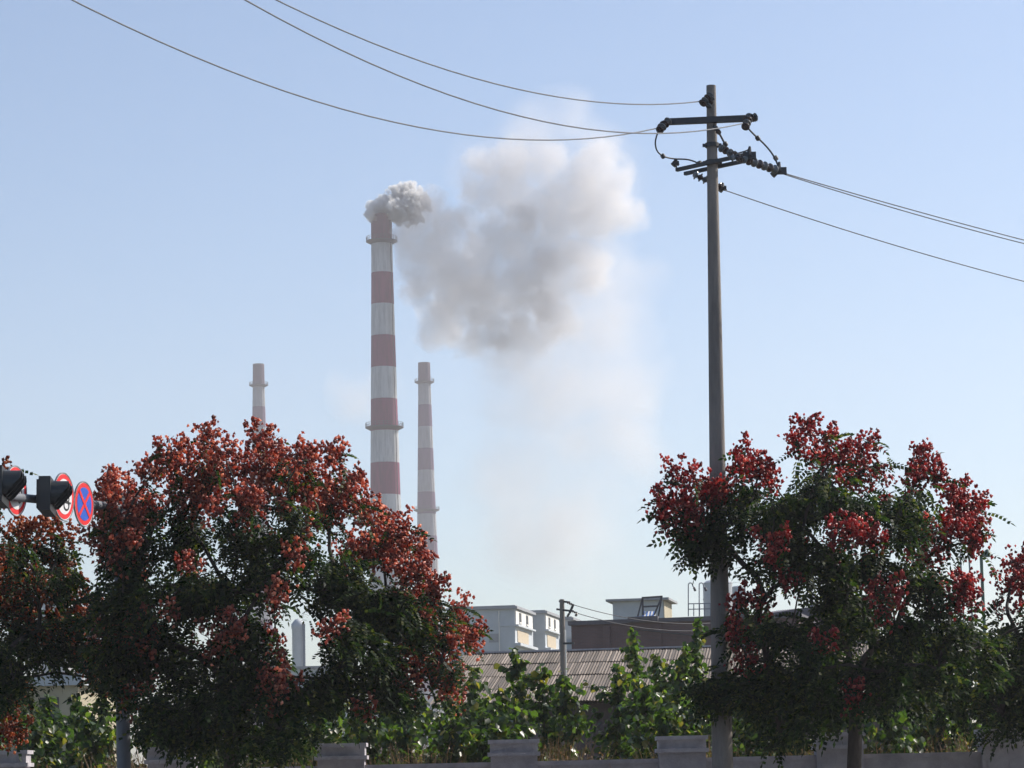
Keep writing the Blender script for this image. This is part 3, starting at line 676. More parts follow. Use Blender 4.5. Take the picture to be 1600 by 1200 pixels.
# ------------------------------------------------------------------ poplar saplings behind the wall
def heart():
    V = [(0, 0, 0), (0.32, 0.46, 0.06), (0.72, 0.36, 0.02), (1.05, 0, -0.12), (0.72, -0.36, 0.02), (0.32, -0.46, 0.06), (0.5, 0, -0.04)]
    F = [(0, 6, 2, 1), (6, 3, 2, 2), (0, 5, 4, 6), (6, 4, 4, 3)]
    F = [(0, 6, 1), (1, 6, 2), (2, 6, 3), (3, 6, 4), (4, 6, 5), (5, 6, 0)]
    return np.array(V, float), np.array(F)
HV, HF = heart()
def sapling(px, top_py, Y, wpx, seed, label, dens=1.0):
    rng = np.random.default_rng(seed)
    top = at(px, top_py, Y); base = np.array([top[0] + rng.normal() * 0.1, Y, 0.0]); H = top[2]
    root = empty('poplar_sapling', base, label, 'sapling', 'young poplars behind the boundary wall')
    hw = wpx / 2 / ppm(Y)
    ax = lambda z: base + (top - base) * (z / H) + np.array([math.sin(z * 1.7 + seed) * 0.05, math.cos(z * 1.3 + seed) * 0.05, 0])
    mb = MB(); zs = np.linspace(0, H - 0.05, 9); mb.tube([ax(z) for z in zs], list(np.linspace(0.035, 0.006, 9)), 6)
    P = []; Dv = []
    nb = int(30 * dens) + 6
    for i in range(nb):
        z = H * (0.22 + 0.72 * (i + rng.random()) / nb); a = rng.random() * 6.28
        q = (z / H); ll = hw * (0.6 + 0.75 * (1 - q) ** 0.6) * rng.uniform(0.7, 1.25) * (0.35 if q > 0.88 else 1)
        d = np.array([math.cos(a) * ll, math.sin(a) * ll, ll * rng.uniform(0.35, 0.9)])
        s0 = ax(z); mb.tube([s0, s0 + d * 0.5 + np.array([0, 0, -0.03]), s0 + d], [0.009, 0.006, 0.003], 4)
        k = max(9, int(ll * 42 * dens))
        t_ = rng.random(k); P.append(s0 + d * t_[:, None] + rng.normal(size=(k, 3)) * 0.06); Dv.append(np.full(k, a) + rng.normal(size=k) * 1.0)
    k = int(H * 34 * dens); z = rng.uniform(H * 0.3, H, k); P.append(np.array([ax(q) for q in z]) + rng.normal(size=(k, 3)) * 0.05); Dv.append(rng.random(k) * 6.28)
    P = np.concatenate(P); Dv = np.concatenate(Dv); n = len(P)
    Rm = rot_batch(n, Dv, rng.normal(size=n) * 0.5 + 0.75, rng.normal(size=n) * 0.6, rng)
    V, F = instance(HV, HF, P, Rm, rng.uniform(0.10, 0.19, n))
    nmesh('foliage', V, F, M['poplar'], root); mb.build('stem', M['stem'], root)
    return root
SP = [  # px, top, Y, width px, where
    (808, 1012, 62, 50, 'slender sapling in front of the corrugated roof, between the two left piers'), (848, 1036, 60, 62, 'sapling with loose sunlit leaves left of the small utility pole'),
    (884, 1046, 59, 56, 'sapling at the foot of the small utility pole'), (742, 1040, 63, 56, 'sapling just right of the broad salmon podded tree'), (778, 1066, 60, 56, 'bushy sapling directly above the second visible pier'),
    (990, 984, 64, 60, 'tallest sapling, its tip reaching the dark brick wall'), (962, 1036, 60, 66, 'bushy sapling left of the tallest one'), (1030, 1018, 62, 66, 'bushy sapling right of the tallest one'),
    (1089, 966, 64, 42, 'thin tall sapling close to the left side of the big pole'), (1066, 1006, 60, 66, 'leafy sapling above the pier beside the big pole'), (1010, 1060, 57, 60, 'low dark sapling above the dry weeds'),
    (700, 1062, 62, 66, 'sapling behind the hanging right edge of the salmon podded crown'), (655, 1082, 61, 66, 'sapling right of the first visible pier'), (612, 1088, 60, 60, 'sapling above the pale leaves by the first pier'),
    (565, 1082, 62, 66, 'sapling behind the first visible pier'), (520, 1072, 61, 66, 'sapling seen under the salmon podded crown'), (474, 1078, 62, 66, 'sapling under the sky gap of the left crown'),
    (420, 1098, 61, 60, 'sapling behind the trunk side of the left tree'), (300, 1100, 62, 66, 'shaded sapling between traffic pole and left trunk'), (238, 1092, 61, 60, 'sapling right of the traffic light pole'),
    (165, 1084, 60, 66, 'sapling left of the traffic light pole'), (120, 1082, 62, 66, 'sapling in front of the low cream building'), (78, 1080, 60, 66, 'sapling under the pale blue fascia'), (38, 1094, 61, 66, 'sapling near the left edge behind orange pods'),
    (-5, 1080, 62, 66, 'leftmost sapling cut by the frame edge'), (1180, 1060, 62, 66, 'sapling right of the big pole in the shade'), (1240, 1070, 62, 66, 'sapling shaded by the crimson podded crown'),
    (1400, 1050, 62, 66, 'sapling just right of the crimson podded tree trunk'), (1450, 1046, 61, 70, 'sapling above the right stretch of wall'), (1500, 1030, 63, 70, 'sapling below the green lamp post'),
    (1545, 1000, 62, 70, 'tall dark sapling near the right frame edge'), (1592, 1010, 61, 70, 'rightmost sapling cut by the frame edge'), (345, 1110, 63, 60, 'sapling hidden behind the left trunk'), (1310, 1085, 63, 66, 'sapling hidden behind the right trunk')]
for i, (px, ty, Y, wp, lab) in enumerate(SP):
    sapling(px, ty, Y, wp * 1.15, 40 + i, lab)
SH = [(770, 1092, 55, 'shrub behind the second visible pier'),       (1035, 1090, 55, 'shrub left of the pier beside the big pole'), (1085, 1080, 56, 'shrub right behind the pier beside the big pole'), (705, 1105, 55, 'shrub under the lowest salmon pods'), (640, 1110, 56, 'shrub right of the first visible pier, near the pale leaves'),
      (580, 1112, 55, 'shrub directly behind the first visible pier'), (500, 1110, 56, 'shrub left of the first visible pier'), (440, 1120, 55, 'shrub right of the left tree trunk'), (280, 1120, 55, 'shrub between the grey mast and the left tree trunk'),
      (140, 1112, 56, 'wide shrub left of the grey mast'), (60, 1110, 55, 'wide shrub below the low cream building'), (1170, 1100, 55, 'shrub right of the big concrete pole foot'), (1390, 1105, 55, 'shrub right of the crimson tree trunk'), (1470, 1095, 56, 'shrub above the right stretch of the wall'), (1550, 1080, 55, 'shrub at the right end of the visible wall')]
for i, (px, ty, Y, lab) in enumerate(SH):
    o_ = sapling(px, ty + 6, Y, 100, 90 + i, lab, 1.0); o_.name = 'leafy_shrub'; o_['category'] = 'shrub'; o_['group'] = 'low shrubs behind the boundary wall'

# ------------------------------------------------------------------ dry weeds and grass behind the wall
def weeds():
    rng = np.random.default_rng(5)
    root = empty('dry_weeds', (0, 53, 0), 'dry brown weeds and grass growing behind the wall between the piers', 'weeds'); root['kind'] = 'stuff'
    n = 5200
    x = rng.uniform(-12.5, 13, n); y = rng.uniform(50.7, 56, n); h = rng.uniform(1.8, 2.55, n) * (0.9 + 0.1 * np.sin(x * 2.3))
    V = []; F = []
    k = 5
    lean = rng.normal(size=(n, 2)) * 0.16; wd = rng.uniform(0.006, 0.014, n); th = rng.random(n) * 3.14
    dx, dy = np.cos(th) * wd, np.sin(th) * wd
    Vs = np.zeros((n, 6, 3))
    for j, q in enumerate((0, 0.6, 1.0)):
        cx = x + lean[:, 0] * q * q * h; cy_ = y + lean[:, 1] * q * q * h; cz = h * q
        s = (1 - q * 0.7)
        Vs[:, 2 * j] = np.stack([cx - dx * s, cy_ - dy * s, cz], -1); Vs[:, 2 * j + 1] = np.stack([cx + dx * s, cy_ + dy * s, cz], -1)
    Fq = np.array([(0, 1, 3, 2), (2, 3, 5, 4)])
    V1 = Vs.reshape(-1, 3); F1 = (Fq[None] + (np.arange(n) * 6)[:, None, None]).reshape(-1, 4)
    m_ = 16000
    idx = rng.integers(0, n, m_); q = rng.uniform(0.45, 1.0, m_)
    P = np.stack([x[idx] + lean[idx, 0] * q * q * h[idx], y[idx] + lean[idx, 1] * q * q * h[idx], h[idx] * q], -1) + rng.normal(size=(m_, 3)) * 0.04
    Tq = np.array([(0, 0, 0), (0.5, 0.22, 0.03), (1, 0, -0.1), (0.5, -0.22, 0.03)], float); Tf = np.array([(0, 1, 2, 3)])
    Rm = rot_batch(m_, rng.random(m_) * 6.28, rng.normal(size=m_) * 0.7, rng.normal(size=m_) * 0.6, rng)
    V2, F2 = instance(Tq, Tf, P, Rm, rng.uniform(0.04, 0.11, m_))
    o = nmesh('dry_weeds', np.concatenate([V1, V2]), np.concatenate([F1, F2 + len(V1)]), M['weed'], root)
    mw = o.matrix_world.copy(); bpy.data.objects.remove(root); o.location = (0, 53, 0)
    o.name = 'dry_weeds'
    tag(o, 'dry brown weeds and grass growing behind the wall between the piers', 'weeds', kind='stuff')
weeds()

# ------------------------------------------------------------------ traffic light mast, lights and signs
M['mast'] = plain('weathered grey mast paint', (0.13, 0.14, 0.16), (0.09, 0.10, 0.115), 4, 0.55, 0.2, 30, stretch=(1, 1, 0.3))
M['light_black'] = plain('black traffic light housing', (0.03, 0.034, 0.036), (0.02, 0.022, 0.024), 6, 0.45)
M['light_dull'] = plain('grey underside of housing', (0.10, 0.10, 0.10), None, 6, 0.6)
M['lens'] = plain('dark lens', (0.06, 0.02, 0.02), None, 6, 0.15)
M['sign_white'] = plain('white sign sheeting', (0.72, 0.72, 0.72), (0.64, 0.64, 0.64), 5, 0.4)
M['sign_red'] = plain('red sign sheeting', (0.70, 0.012, 0.016), (0.6, 0.01, 0.014), 5, 0.6)
M['sign_blue'] = plain('blue sign sheeting', (0.008, 0.09, 0.5), (0.008, 0.075, 0.42), 5, 0.6)
M['sign_black'] = plain('black sign lettering', (0.02, 0.02, 0.02), None, 5, 0.5)
M['sign_back'] = plain('grey aluminium sign back', (0.3, 0.3, 0.31), None, 5, 0.5, metallic=0.4)
mast = empty('traffic_light_mast', ground_at(197, 1200, 45.2), 'grey mast at the left tree with an arm reaching out over the road', 'mast')
mx_, my_ = mast.location[0], mast.location[1]
arm0 = at(186, 792, 45.2)
arm1 = at(-40, 771, 36.2)
mb = MB(); mb.tube([(mx_, my_, 0.14), (mx_ * 0.5 + arm0[0] * 0.5, my_, arm0[2] * 0.5), arm0 + np.array([0, 0, 0.25])], [0.125, 0.115, 0.10], 20); mb.lathe([(0.2, 0), (0.2, 0.03), (0.0, 0.03)], (mx_, my_, 0.14), 16)
mb.build('pole', M['mast'], mast, smooth=True)
mb = MB(); mb.tube([arm0, arm0 * 0.5 + arm1 * 0.5, arm1], [0.07, 0.065, 0.055], 16); mb.build('arm', M['mast'], mast, smooth=True)
def arm_at_y(Y): q = (Y - arm0[1]) / (arm1[1] - arm0[1]); return arm0 + (arm1 - arm0) * q
def disc(mb, c, ax_u, ax_v, nrm, pts2, th, mi, off):
    """flat plate from a closed 2-D outline (u, v), thickness th along nrm, sitting at off"""
    n = len(pts2); c = np.array(c)
    a = [c + ax_u * p[0] + ax_v * p[1] + nrm * off for p in pts2]; b = [p + nrm * th for p in a]
    fs = [tuple(range(n))[::-1], tuple(range(n, 2 * n))] + [(i, (i + 1) % n, n + (i + 1) % n, n + i) for i in range(n)]
    mb.add(a + b, fs, mi)
def circ(r, n=40, sx=1.0, sy=1.0, cx=0, cy=0, a0=0, a1=360):
    return [(cx + math.cos(R(a0 + (a1 - a0) * i / n)) * r * sx, cy + math.sin(R(a0 + (a1 - a0) * i / n)) * r * sy) for i in range(n)]
def ring_arc(r, w_, sx, sy, cx, cy, a0, a1, n=20):
    o = [(cx + math.cos(R(a0 + (a1 - a0) * i / n)) * r * sx, cy + math.sin(R(a0 + (a1 - a0) * i / n)) * r * sy) for i in range(n + 1)]
    q = [(cx + math.cos(R(a0 + (a1 - a0) * i / n)) * (r * sx - w_), cy + math.sin(R(a0 + (a1 - a0) * i / n)) * (r * sy - w_)) for i in range(n + 1)]
    return [[o[i], o[i + 1], q[i + 1], q[i]] for i in range(n)]
def sign(px, py, Y, rad, kind, label, fore=0.42):
    c = at(px, py, Y); ray = (c - CAM); ray[2] = 0; ray /= np.linalg.norm(ray)
    # face normal: to the right and towards the camera, ellipse ratio = fore
    t_ = math.acos(fore); back = -ray; ca, sa = math.cos(t_), math.sin(t_)
    nrm = np.array([back[0] * ca - back[1] * sa, back[0] * sa + back[1] * ca, 0])
    if nrm[0] < 0: sa = -sa; nrm = np.array([back[0] * ca - back[1] * sa, back[0] * sa + back[1] * ca, 0])
    v = np.array([0, 0, 1.0]); u = np.cross(v, nrm)
    root = empty('traffic_sign', c, label, 'traffic sign', 'round traffic signs on the mast arm')
    mb = MB(); disc(mb, c, u, v, nrm, circ(rad, 56), 0.012, 0, -0.014); mb.lathe([(rad + 0.012, -0.02), (rad + 0.012, 0.006), (rad - 0.001, 0.006), (rad - 0.001, -0.02)], c, 56, nrm, close=True)
    mb.build('sign_plate', M['sign_back'], root)
    mb = MB()
    def plate(outline, mi, k): disc(mb, c, u, v, nrm, outline, 0.0015, mi, -0.002 + 0.003 * k)
    if kind == 'nostop':
        plate(circ(rad, 56), 0, 0); plate(circ(rad * 0.965, 56), 1, 1); plate(circ(rad * 0.76, 56), 2, 2)
        wq = rad * 0.085; L = rad * 0.78
        for s_ in (1, -1):
            d = np.array([0.707, 0.707 * s_]); p = np.array([-d[1], d[0]])
            plate([tuple(d * L + p * wq), tuple(-d * L + p * wq), tuple(-d * L - p * wq), tuple(d * L - p * wq)], 1, 3 if s_ == 1 else 4)
    else:
        plate(circ(rad, 56), 0, 0); plate(circ(rad * 0.965, 56), 1, 1); plate(circ(rad * 0.76, 56), 0, 2)
        if kind == '30':
            for sx_ in (-1, 1):
                cx_ = sx_ * rad * 0.29
                if sx_ == 1:
                    for q in ring_arc(rad * 0.42, rad * 0.12, 0.55, 1.0, cx_, -rad*0.08, 0, 360, 28): plate(q, 3, 3)
                else:
                    for q in ring_arc(rad * 0.235, rad * 0.12, 0.95, 1.0, cx_, rad * 0.19, -80, 150, 16): plate(q, 3, 3)
                    for q in ring_arc(rad * 0.25, rad * 0.12, 0.95, 1.0, cx_, -rad * 0.18, -150, 80, 16): plate(q, 3, 4)
        else:
            for q in ring_arc(rad * 0.2, rad * 0.075, 1, 1.0, rad * 0.30, -rad * 0.05, 0, 360, 24): plate(q, 3, 3)
            for q in ring_arc(rad * 0.26, rad * 0.08, 1.1, 0.9, rad * 0.2, -rad * 0.36, 0, 360, 24): plate(q, 3, 4)
            plate([(-rad * 0.1, -rad * 0.18), (rad * 0.62, -rad * 0.2), (rad * 0.62, -rad * 0.27), (-rad * 0.1, -rad * 0.25)], 3, 5)
    mb.build('sign_face', [M['sign_white'], M['sign_red'], M['sign_blue'], M['sign_black']], root)
    mb = MB(); a_ = arm_at_y(c[1]); mb.bar(c - nrm * 0.02, a_, 0.05, 0.10)
    mb.build('bracket', M['sign_back'], root)
sign(131.5, 787.5, 42.0, 0.345, 'nostop', 'round blue sign with red border and red diagonal cross')
sign(100, 776, 40.6, 0.355, 'glyph', 'red bordered white sign with a small black emblem, partly behind a traffic light')
sign(25, 767, 38.6, 0.355, '30', 'red bordered white sign reading 30 at the left frame edge')
def light_head(px, py, Y, label):
    c = at(px, py, Y); d = arm1 - arm0; d = np.array([d[0], d[1], 0]); d /= np.linalg.norm(d); n = np.array([-d[1], d[0], 0]);
    if n[0] < 0: n = -n
    # the head is yawed a little towards the viewer
    a = R(9); d = np.array([d[0] * math.cos(a) - d[1] * math.sin(a), d[0] * math.sin(a) + d[1] * math.cos(a), 0]); n = np.array([-d[1], d[0], 0]); n = n if n[0] > 0 else -n
    root = empty('traffic_light', c, label, 'traffic light', 'horizontal traffic lights on the mast arm')
    z = np.array([0, 0, 1.0])
    mb = MB(); mb.box(c, (1.0, 0.17, 0.50), axes=(d, n, z)); mb.box(c - n * 0.1, (0.9, 0.04, 0.42), axes=(d, n, z)); mb.build('housing', M['light_black'], root)
    for k in (-1, 0, 1):
        cc = c + d * k * 0.32 + n * 0.086
        mb = MB(); prof = []
        # open visor: a three-quarter tube, longer at the top
        na = 22; vs = []; r1 = 0.158
        for j in range(na + 1):
            t_ = R(-52 + (284) * j / na); up = math.sin(t_)
            ln = 0.25 if up > 0.5 else 0.25 + (up - 0.5) * 0.16
            for rr, ll in ((r1, 0.0), (r1, ln), (r1 - 0.008, ln), (r1 - 0.008, 0.0)):
                vs.append(cc + d * math.cos(t_) * rr + z * math.sin(t_) * rr * 1.22 + n * ll)
        fs = []
        for j in range(na):
            for q in range(4):
                fs.append((j * 4 + q, j * 4 + (q + 1) % 4, (j + 1) * 4 + (q + 1) % 4, (j + 1) * 4 + q))
        mb.add(vs, fs); mb.build('visor', M['light_black'], root)
        mb = MB(); mb.lathe([(0.15, 0.001), (0.15, 0.012), (0.08, 0.03), (0.0, 0.034)], cc, 24, n); mb.build('lens', M['lens'], root, smooth=True)
    mb = MB(); mb.bar(c - n * 0.1, arm_at_y(c[1]), 0.08, 0.08); mb.build('bracket', M['mast'], root)
light_head(74, 776, 39.4, 'black traffic light hanging before the second red bordered sign')
light_head(-1, 761, 37.2, 'black traffic light cut off by the left edge of the frame')

# ------------------------------------------------------------------ shed with corrugated roof
TH = R(7.3)
def corrugated_shed():
    ex = np.array([math.cos(TH), -math.sin(TH), 0]); ey = np.array([math.sin(TH), math.cos(TH), 0])
    e0 = at(885, 1096, 90.0); r0 = at(885, 1017.5, 98.2)
    run = (r0 - e0) @ ey; rise = r0[2] - e0[2]
    org = np.array([e0[0], e0[1], 0.0])
    xL, xR = -4.6, 12.5
    root = empty('corrugated_shed', org, 'long low shed with a brown grey corrugated sheet roof behind the saplings', 'shed')
    zE = e0[2]
    mt, t, b = new_mat('weathered corrugated cement sheet')
    g = N(t, 'ShaderNodeNewGeometry'); tc = N(t, 'ShaderNodeTexCoord')
    nz = N(t, 'ShaderNodeTexNoise', i_Scale=1.1, i_Detail=7.0, i_Roughness=0.7); t.links.new(tc.outputs['Object'], nz.inputs[0])
    ad = N(t, 'ShaderNodeMath', operation='MULTIPLY_ADD'); t.links.new(g.outputs['Random Per Island'], ad.inputs[0]); ad.inputs[1].default_value = 0.8; 
    mu = N(t, 'ShaderNodeMath', operation='MULTIPLY'); t.links.new(nz.outputs[0], mu.inputs[0]); mu.inputs[1].default_value = 0.3; t.links.new(mu.outputs[0], ad.inputs[2])
    rp = ramp(t, [(0.15, (0.06, 0.047, 0.037)), (0.4, (0.105, 0.083, 0.064)), (0.7, (0.16, 0.128, 0.102)), (0.95, (0.25, 0.205, 0.17))]); t.links.new(ad.outputs[0], rp.inputs[0])
    t.links.new(rp.outputs[0], b.inputs['Base Color']); b.inputs['Roughness'].default_value = 0.85
    mb = MB(); per = 0.10; nper = 9; rows = 4; shw = per * nper
    ns = int((xR - xL) / shw)
    for slope in (1, -1):
        for r_ in range(rows):
            for k in range(ns):
                x0 = xL + k * shw; vs = []; nx = nper * 4 + 2
                jit = random.uniform(-0.01, 0.01)
                for e in (0, 1):
                    v = (r_ + e * 1.06 - 0.02) / rows; v = min(v, 1.0)
                    yy = run * v if slope == 1 else 2 * run - run * v
                    for i in range(nx):
                        xx = x0 + i * per / 4; h = 0.015 * math.cos(xx / per * 2 * math.pi)
                        z = zE + rise * v + h + (0.028 if e == 0 else 0.0) + 0.006 * (k % 2) + jit
                        vs.append(org + ex * xx + ey * yy + np.array([0, 0, z]))
                fs = [(i, i + 1, nx + i + 1, nx + i) for i in range(nx - 1)]
                mb.add(vs, fs)
    roof = mb.build('roof', mt, root, smooth=True)
    mb = MB(); a = org + ex * xL + ey * run; c = org + ex * xR + ey * run; z = np.array([0, 0, zE + rise + 0.035])
    mb.bar(a + z, c + z, 0.30, 0.06); mb.build('ridge_cap', M['render_cap'], roof)
    wl = plain('shed brick wall in dirty plaster', (0.15, 0.12, 0.125), (0.09, 0.075, 0.08), 1.5, 0.95, 0.4, 20); M['shed_wall'] = wl
    mb = MB()
    for y_ in (1.6, 2 * run - 0.4):
        mb.box(org + ex * (xL + xR) / 2 + ey * y_ + np.array([0, 0, (zE - 0.05) / 2]), (xR - xL - 0.6, 0.24, zE - 0.05), rz=-TH)
    for x_ in (xL + 0.42, xR - 0.42):
        a0 = org + ex * x_
        P = [a0 + ey * 1.8, a0 + ey * (2 * run - 0.6), a0 + ey * (2 * run - 0.6) + np.array([0, 0, zE - 0.06]), a0 + ey * run + np.array([0, 0, zE + rise - 0.12]), a0 + ey * 1.8 + np.array([0, 0, zE + rise * 1.8 / run - 0.12])]
        Q = [p + ex * 0.2 for p in P]; mb.add(P + Q, [(0, 1, 2, 3, 4), (9, 8, 7, 6, 5), (0, 5, 6, 1), (1, 6, 7, 2), (2, 7, 8, 3), (3, 8, 9, 4), (4, 9, 5, 0)])
    mb.build('wall', wl, root)
    for x_ in np.arange(xL + 0.8, xR, 2.85):
        mb = MB(); c = org + ex * x_ + ey * 0.35 + np.array([0, 0, (zE - 0.03) / 2]); mb.box(c, (0.38, 0.38, zE - 0.03), rz=-TH); mb.build('post', wl, root)
    mb = MB()
    mb.bar(org + ex * xL + ey * 0.35 + np.array([0, 0, zE - 0.0]), org + ex * xR + ey * 0.35 + np.array([0, 0, zE - 0.0]), 0.12, 0.05); mb.build('eave_beam', M['bark'], root)
corrugated_shed()

# ------------------------------------------------------------------ buildings
M['plaster_blue_and_shade'] = plain('pale blue and shade tinted plaster', (0.48, 0.51, 0.54), (0.39, 0.42, 0.445), 0.5, 0.85)  # blue tone carries the shade of house fronts; own colour of the fascia
M['plaster_white'] = plain('white plaster', (0.74, 0.71, 0.66), (0.66, 0.64, 0.6), 0.5, 0.85)  # own white of small parts; sunlit copy on the villa sides
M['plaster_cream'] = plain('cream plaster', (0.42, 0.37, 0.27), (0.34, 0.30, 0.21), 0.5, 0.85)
M['ochre_recess'] = plain('ochre balcony wall', (0.50, 0.42, 0.30), (0.42, 0.35, 0.26), 1.0, 0.85)
M['window_dark'] = plain('dark window glass', (0.025, 0.03, 0.035), (0.02, 0.02, 0.025), 2, 0.5)
M['roof_grey'] = plain('grey roof edge', (0.30, 0.31, 0.33), (0.24, 0.25, 0.27), 0.8, 0.85)
M['roof_dark'] = plain('dark grey roof sheet', (0.11, 0.105, 0.12), (0.075, 0.07, 0.085), 0.8, 0.8, stretch=(3, 0.3, 1))
M['blue_sheet'] = plain('blue painted sheet', (0.07, 0.19, 0.50), (0.06, 0.15, 0.42), 3, 0.5)
M['tank_steel'] = plain('dull silver tank steel', (0.42, 0.43, 0.45), (0.33, 0.34, 0.36), 1.2, 0.4, metallic=0.55)
M['tank_white'] = plain('white painted tank', (0.62, 0.60, 0.60), (0.5, 0.49, 0.5), 0.8, 0.6)
M['tank_red'] = plain('faded red tank paint', (0.50, 0.10, 0.11), (0.42, 0.14, 0.14), 1.5, 0.6)
def frame(px, Y, th):
    p = at(px, 1000, Y); o = np.array([p[0], Y, 0.0]); th = R(th)
    return o, np.array([math.cos(th), -math.sin(th), 0]), np.array([math.sin(th), math.cos(th), 0]), -th
Z3 = np.array([0, 0, 1.0])
def villa(px, py_top, Y, wfront, depth, th, label, name='villa', lit=True):
    o, ex, ey, rz = frame(px, Y, th); H = at(px, py_top, Y)[2]; s = 1 / ppm(Y)
    root = empty(name, o, label, 'house', 'stepped pale houses beyond the shed')
    h1 = H - 27 * s - 0.0   # underside of the upper storey side
    c = o - ex * wfront / 2 + ey * depth / 2
    mb = MB(); mb.box(c + Z3 * (H - 0.2) / 2, (wfront, depth, H - 0.2), rz=rz)
    wl = mb.build('wall', M['plaster_blue_and_shade'], root)  # shade on the front is put into the blue wall colour
    mb = MB(); mb.box(c + Z3 * (H - 0.05), (wfront + 0.7, depth + 0.7, 0.28), rz=rz); mb.box(c + Z3 * (H + 0.15), (wfront + 0.2, depth + 0.2, 0.14), rz=rz)
    mb.build('roof', M['roof_grey'], root)
    # side facing right: upper storey standing proud, its sunlight put into the white colour, two narrow windows, open terrace below
    sw = o + ey * (depth * 0.47) + ex * 0.06
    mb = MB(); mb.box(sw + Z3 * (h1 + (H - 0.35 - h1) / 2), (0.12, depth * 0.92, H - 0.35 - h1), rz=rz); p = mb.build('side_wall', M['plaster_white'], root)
    for q in (0.24, 0.62):
        mb = MB(); c_ = o + ey * depth * q + ex * 0.135 + Z3 * (h1 + (H - h1) * 0.46); mb.box(c_, (0.03, depth * 0.12, (H - h1) * 0.56), rz=rz)
        wn = mb.build('window', M['window_dark'], root)
        mb = MB(); mb.box(c_ - Z3 * (H - h1) * 0.30 + ex * 0.04, (0.14, depth * 0.15, 0.12), rz=rz); mb.build('sill', M['plaster_white'], wn)
    mb = MB(); mb.box(o + ey * depth * 0.42 + ex * 0.03 + Z3 * (h1 - (H - h1) * 0.62), (0.06, depth * 0.6, (H - h1) * 0.7), rz=rz); mb.build('terrace_opening', M['ochre_recess'], root)
    mb = MB(); mb.box(o + ey * depth * 0.47 + ex * 0.2 + Z3 * (h1 - 0.1), (0.5, depth * 0.98, 0.2), rz=rz); mb.box(o + ey * depth * 0.47 + ex * 0.3 + Z3 * (h1 - (H - h1) * 1.15), (0.7, depth * 0.98, 0.3), rz=rz)
    mb.build('floor_band', M['plaster_blue_and_shade'], root)
    # front: string course and a faint window
    mb = MB(); mb.box(o - ex * wfront / 2 - ey * 0.04 + Z3 * (h1 - 0.1), (wfront, 0.08, 0.16), rz=rz); mb.build('string_course', M['plaster_blue_and_shade'], root)
    for q in (0.32, 0.72):
        mb = MB(); mb.box(o - ex * wfront * q - ey * 0.02 + Z3 * (h1 - (H - h1) * 0.75), (wfront * 0.16, 0.05, (H - h1) * 0.5), rz=rz); mb.build('window', M['roof_grey'], root)
    mb = MB(); mb.tube([o - ex * wfront * 0.24 - ey * 0.08, o - ex * wfront * 0.24 - ey * 0.08 + Z3 * (H - 0.4)], 0.06, 6); mb.build('drainpipe', M['plaster_white'], root)
    return root
villa(805, 948.5, 300, 7.4, 12.5, 9.5, 'nearest pale house with a blue shaded front and a white sunlit side beside the salmon podded tree')
villa(852, 956, 314, 7.0, 11.0, 9.5, 'second pale house, its sunlit side cut by the small utility pole')
villa(893, 966, 330, 6.0, 8.0, 9.5, 'third grey house peeping between the small utility pole and the dark brick wall')

def brickwork(name, c1, c2, mortar, sc=1.0):
    mt, t, b = new_mat(name); tc = N(t, 'ShaderNodeTexCoord'); sp = N(t, 'ShaderNodeSeparateXYZ'); cb = N(t, 'ShaderNodeCombineXYZ')
    t.links.new(tc.outputs['Object'], sp.inputs[0]); t.links.new(sp.outputs[0], cb.inputs[0]); t.links.new(sp.outputs[2], cb.inputs[1])
    br = N(t, 'ShaderNodeTexBrick', i_Scale=sc); br.inputs['Brick Width'].default_value = 0.26; br.inputs['Row Height'].default_value = 0.075; br.inputs['Mortar Size'].default_value = 0.01
    br.inputs['Color1'].default_value = rgb(c1); br.inputs['Color2'].default_value = rgb(c2); br.inputs['Mortar'].default_value = rgb(mortar)
    t.links.new(cb.outputs[0], br.inputs[0])
    nz = N(t, 'ShaderNodeTexNoise', i_Scale=0.35, i_Detail=8.0, i_Roughness=0.7); t.links.new(tc.outputs['Object'], nz.inputs[0])
    rp = ramp(t, [(0.3, (0.6, 0.6, 0.62)), (0.7, (1.15, 1.05, 1.05))]); t.links.new(nz.outputs[0], rp.inputs[0])
    mx = N(t, 'ShaderNodeMix', data_type='RGBA', blend_type='MULTIPLY'); mx.inputs[0].default_value = 1; t.links.new(br.outputs[0], mx.inputs[6]); t.links.new(rp.outputs[0], mx.inputs[7])
    t.links.new(mx.outputs[2], b.inputs['Base Color']); b.inputs['Roughness'].default_value = 0.9
    return mt
M['brick'] = brickwork('dark sooty brick', (0.15, 0.085, 0.08), (0.12, 0.075, 0.075), (0.13, 0.115, 0.115))
# dark brick warehouse
o, ex, ey, rz = frame(893, 142, 13.0)
Hw = at(893, 971, 142)[2]; wl_ = 12.0; dp = 16.0
wh = empty('brick_warehouse', o, 'long dark brick warehouse wall rising behind the corrugated shed roof', 'warehouse')
mb = MB(); mb.box(o + ex * wl_ / 2 + ey * dp / 2 + Z3 * (Hw - 0.2) / 2, (wl_, dp, Hw - 0.2), rz=rz); mb.build('wall', M['brick'], wh)
mb = MB(); mb.box(o + ex * wl_ / 2 + ey * dp / 2 + Z3 * (Hw - 0.1), (wl_ + 0.3, dp + 0.3, 0.22), rz=rz)
mb.box(o + ex * 3.9 - ey * 0.2 + Z3 * (Hw - 0.02), (1.6, 0.35, 0.26), rz=rz); mb.build('parapet', M['roof_dark'], wh)
for q in (1.9, 4.6, 7.3, 10.0):
    mb = MB(); mb.box(o + ex * q - ey * 0.06 + Z3 * (Hw - 0.3) / 2, (0.4, 0.12, Hw - 0.3), rz=rz); mb.build('pilaster', M['brick'], wh)
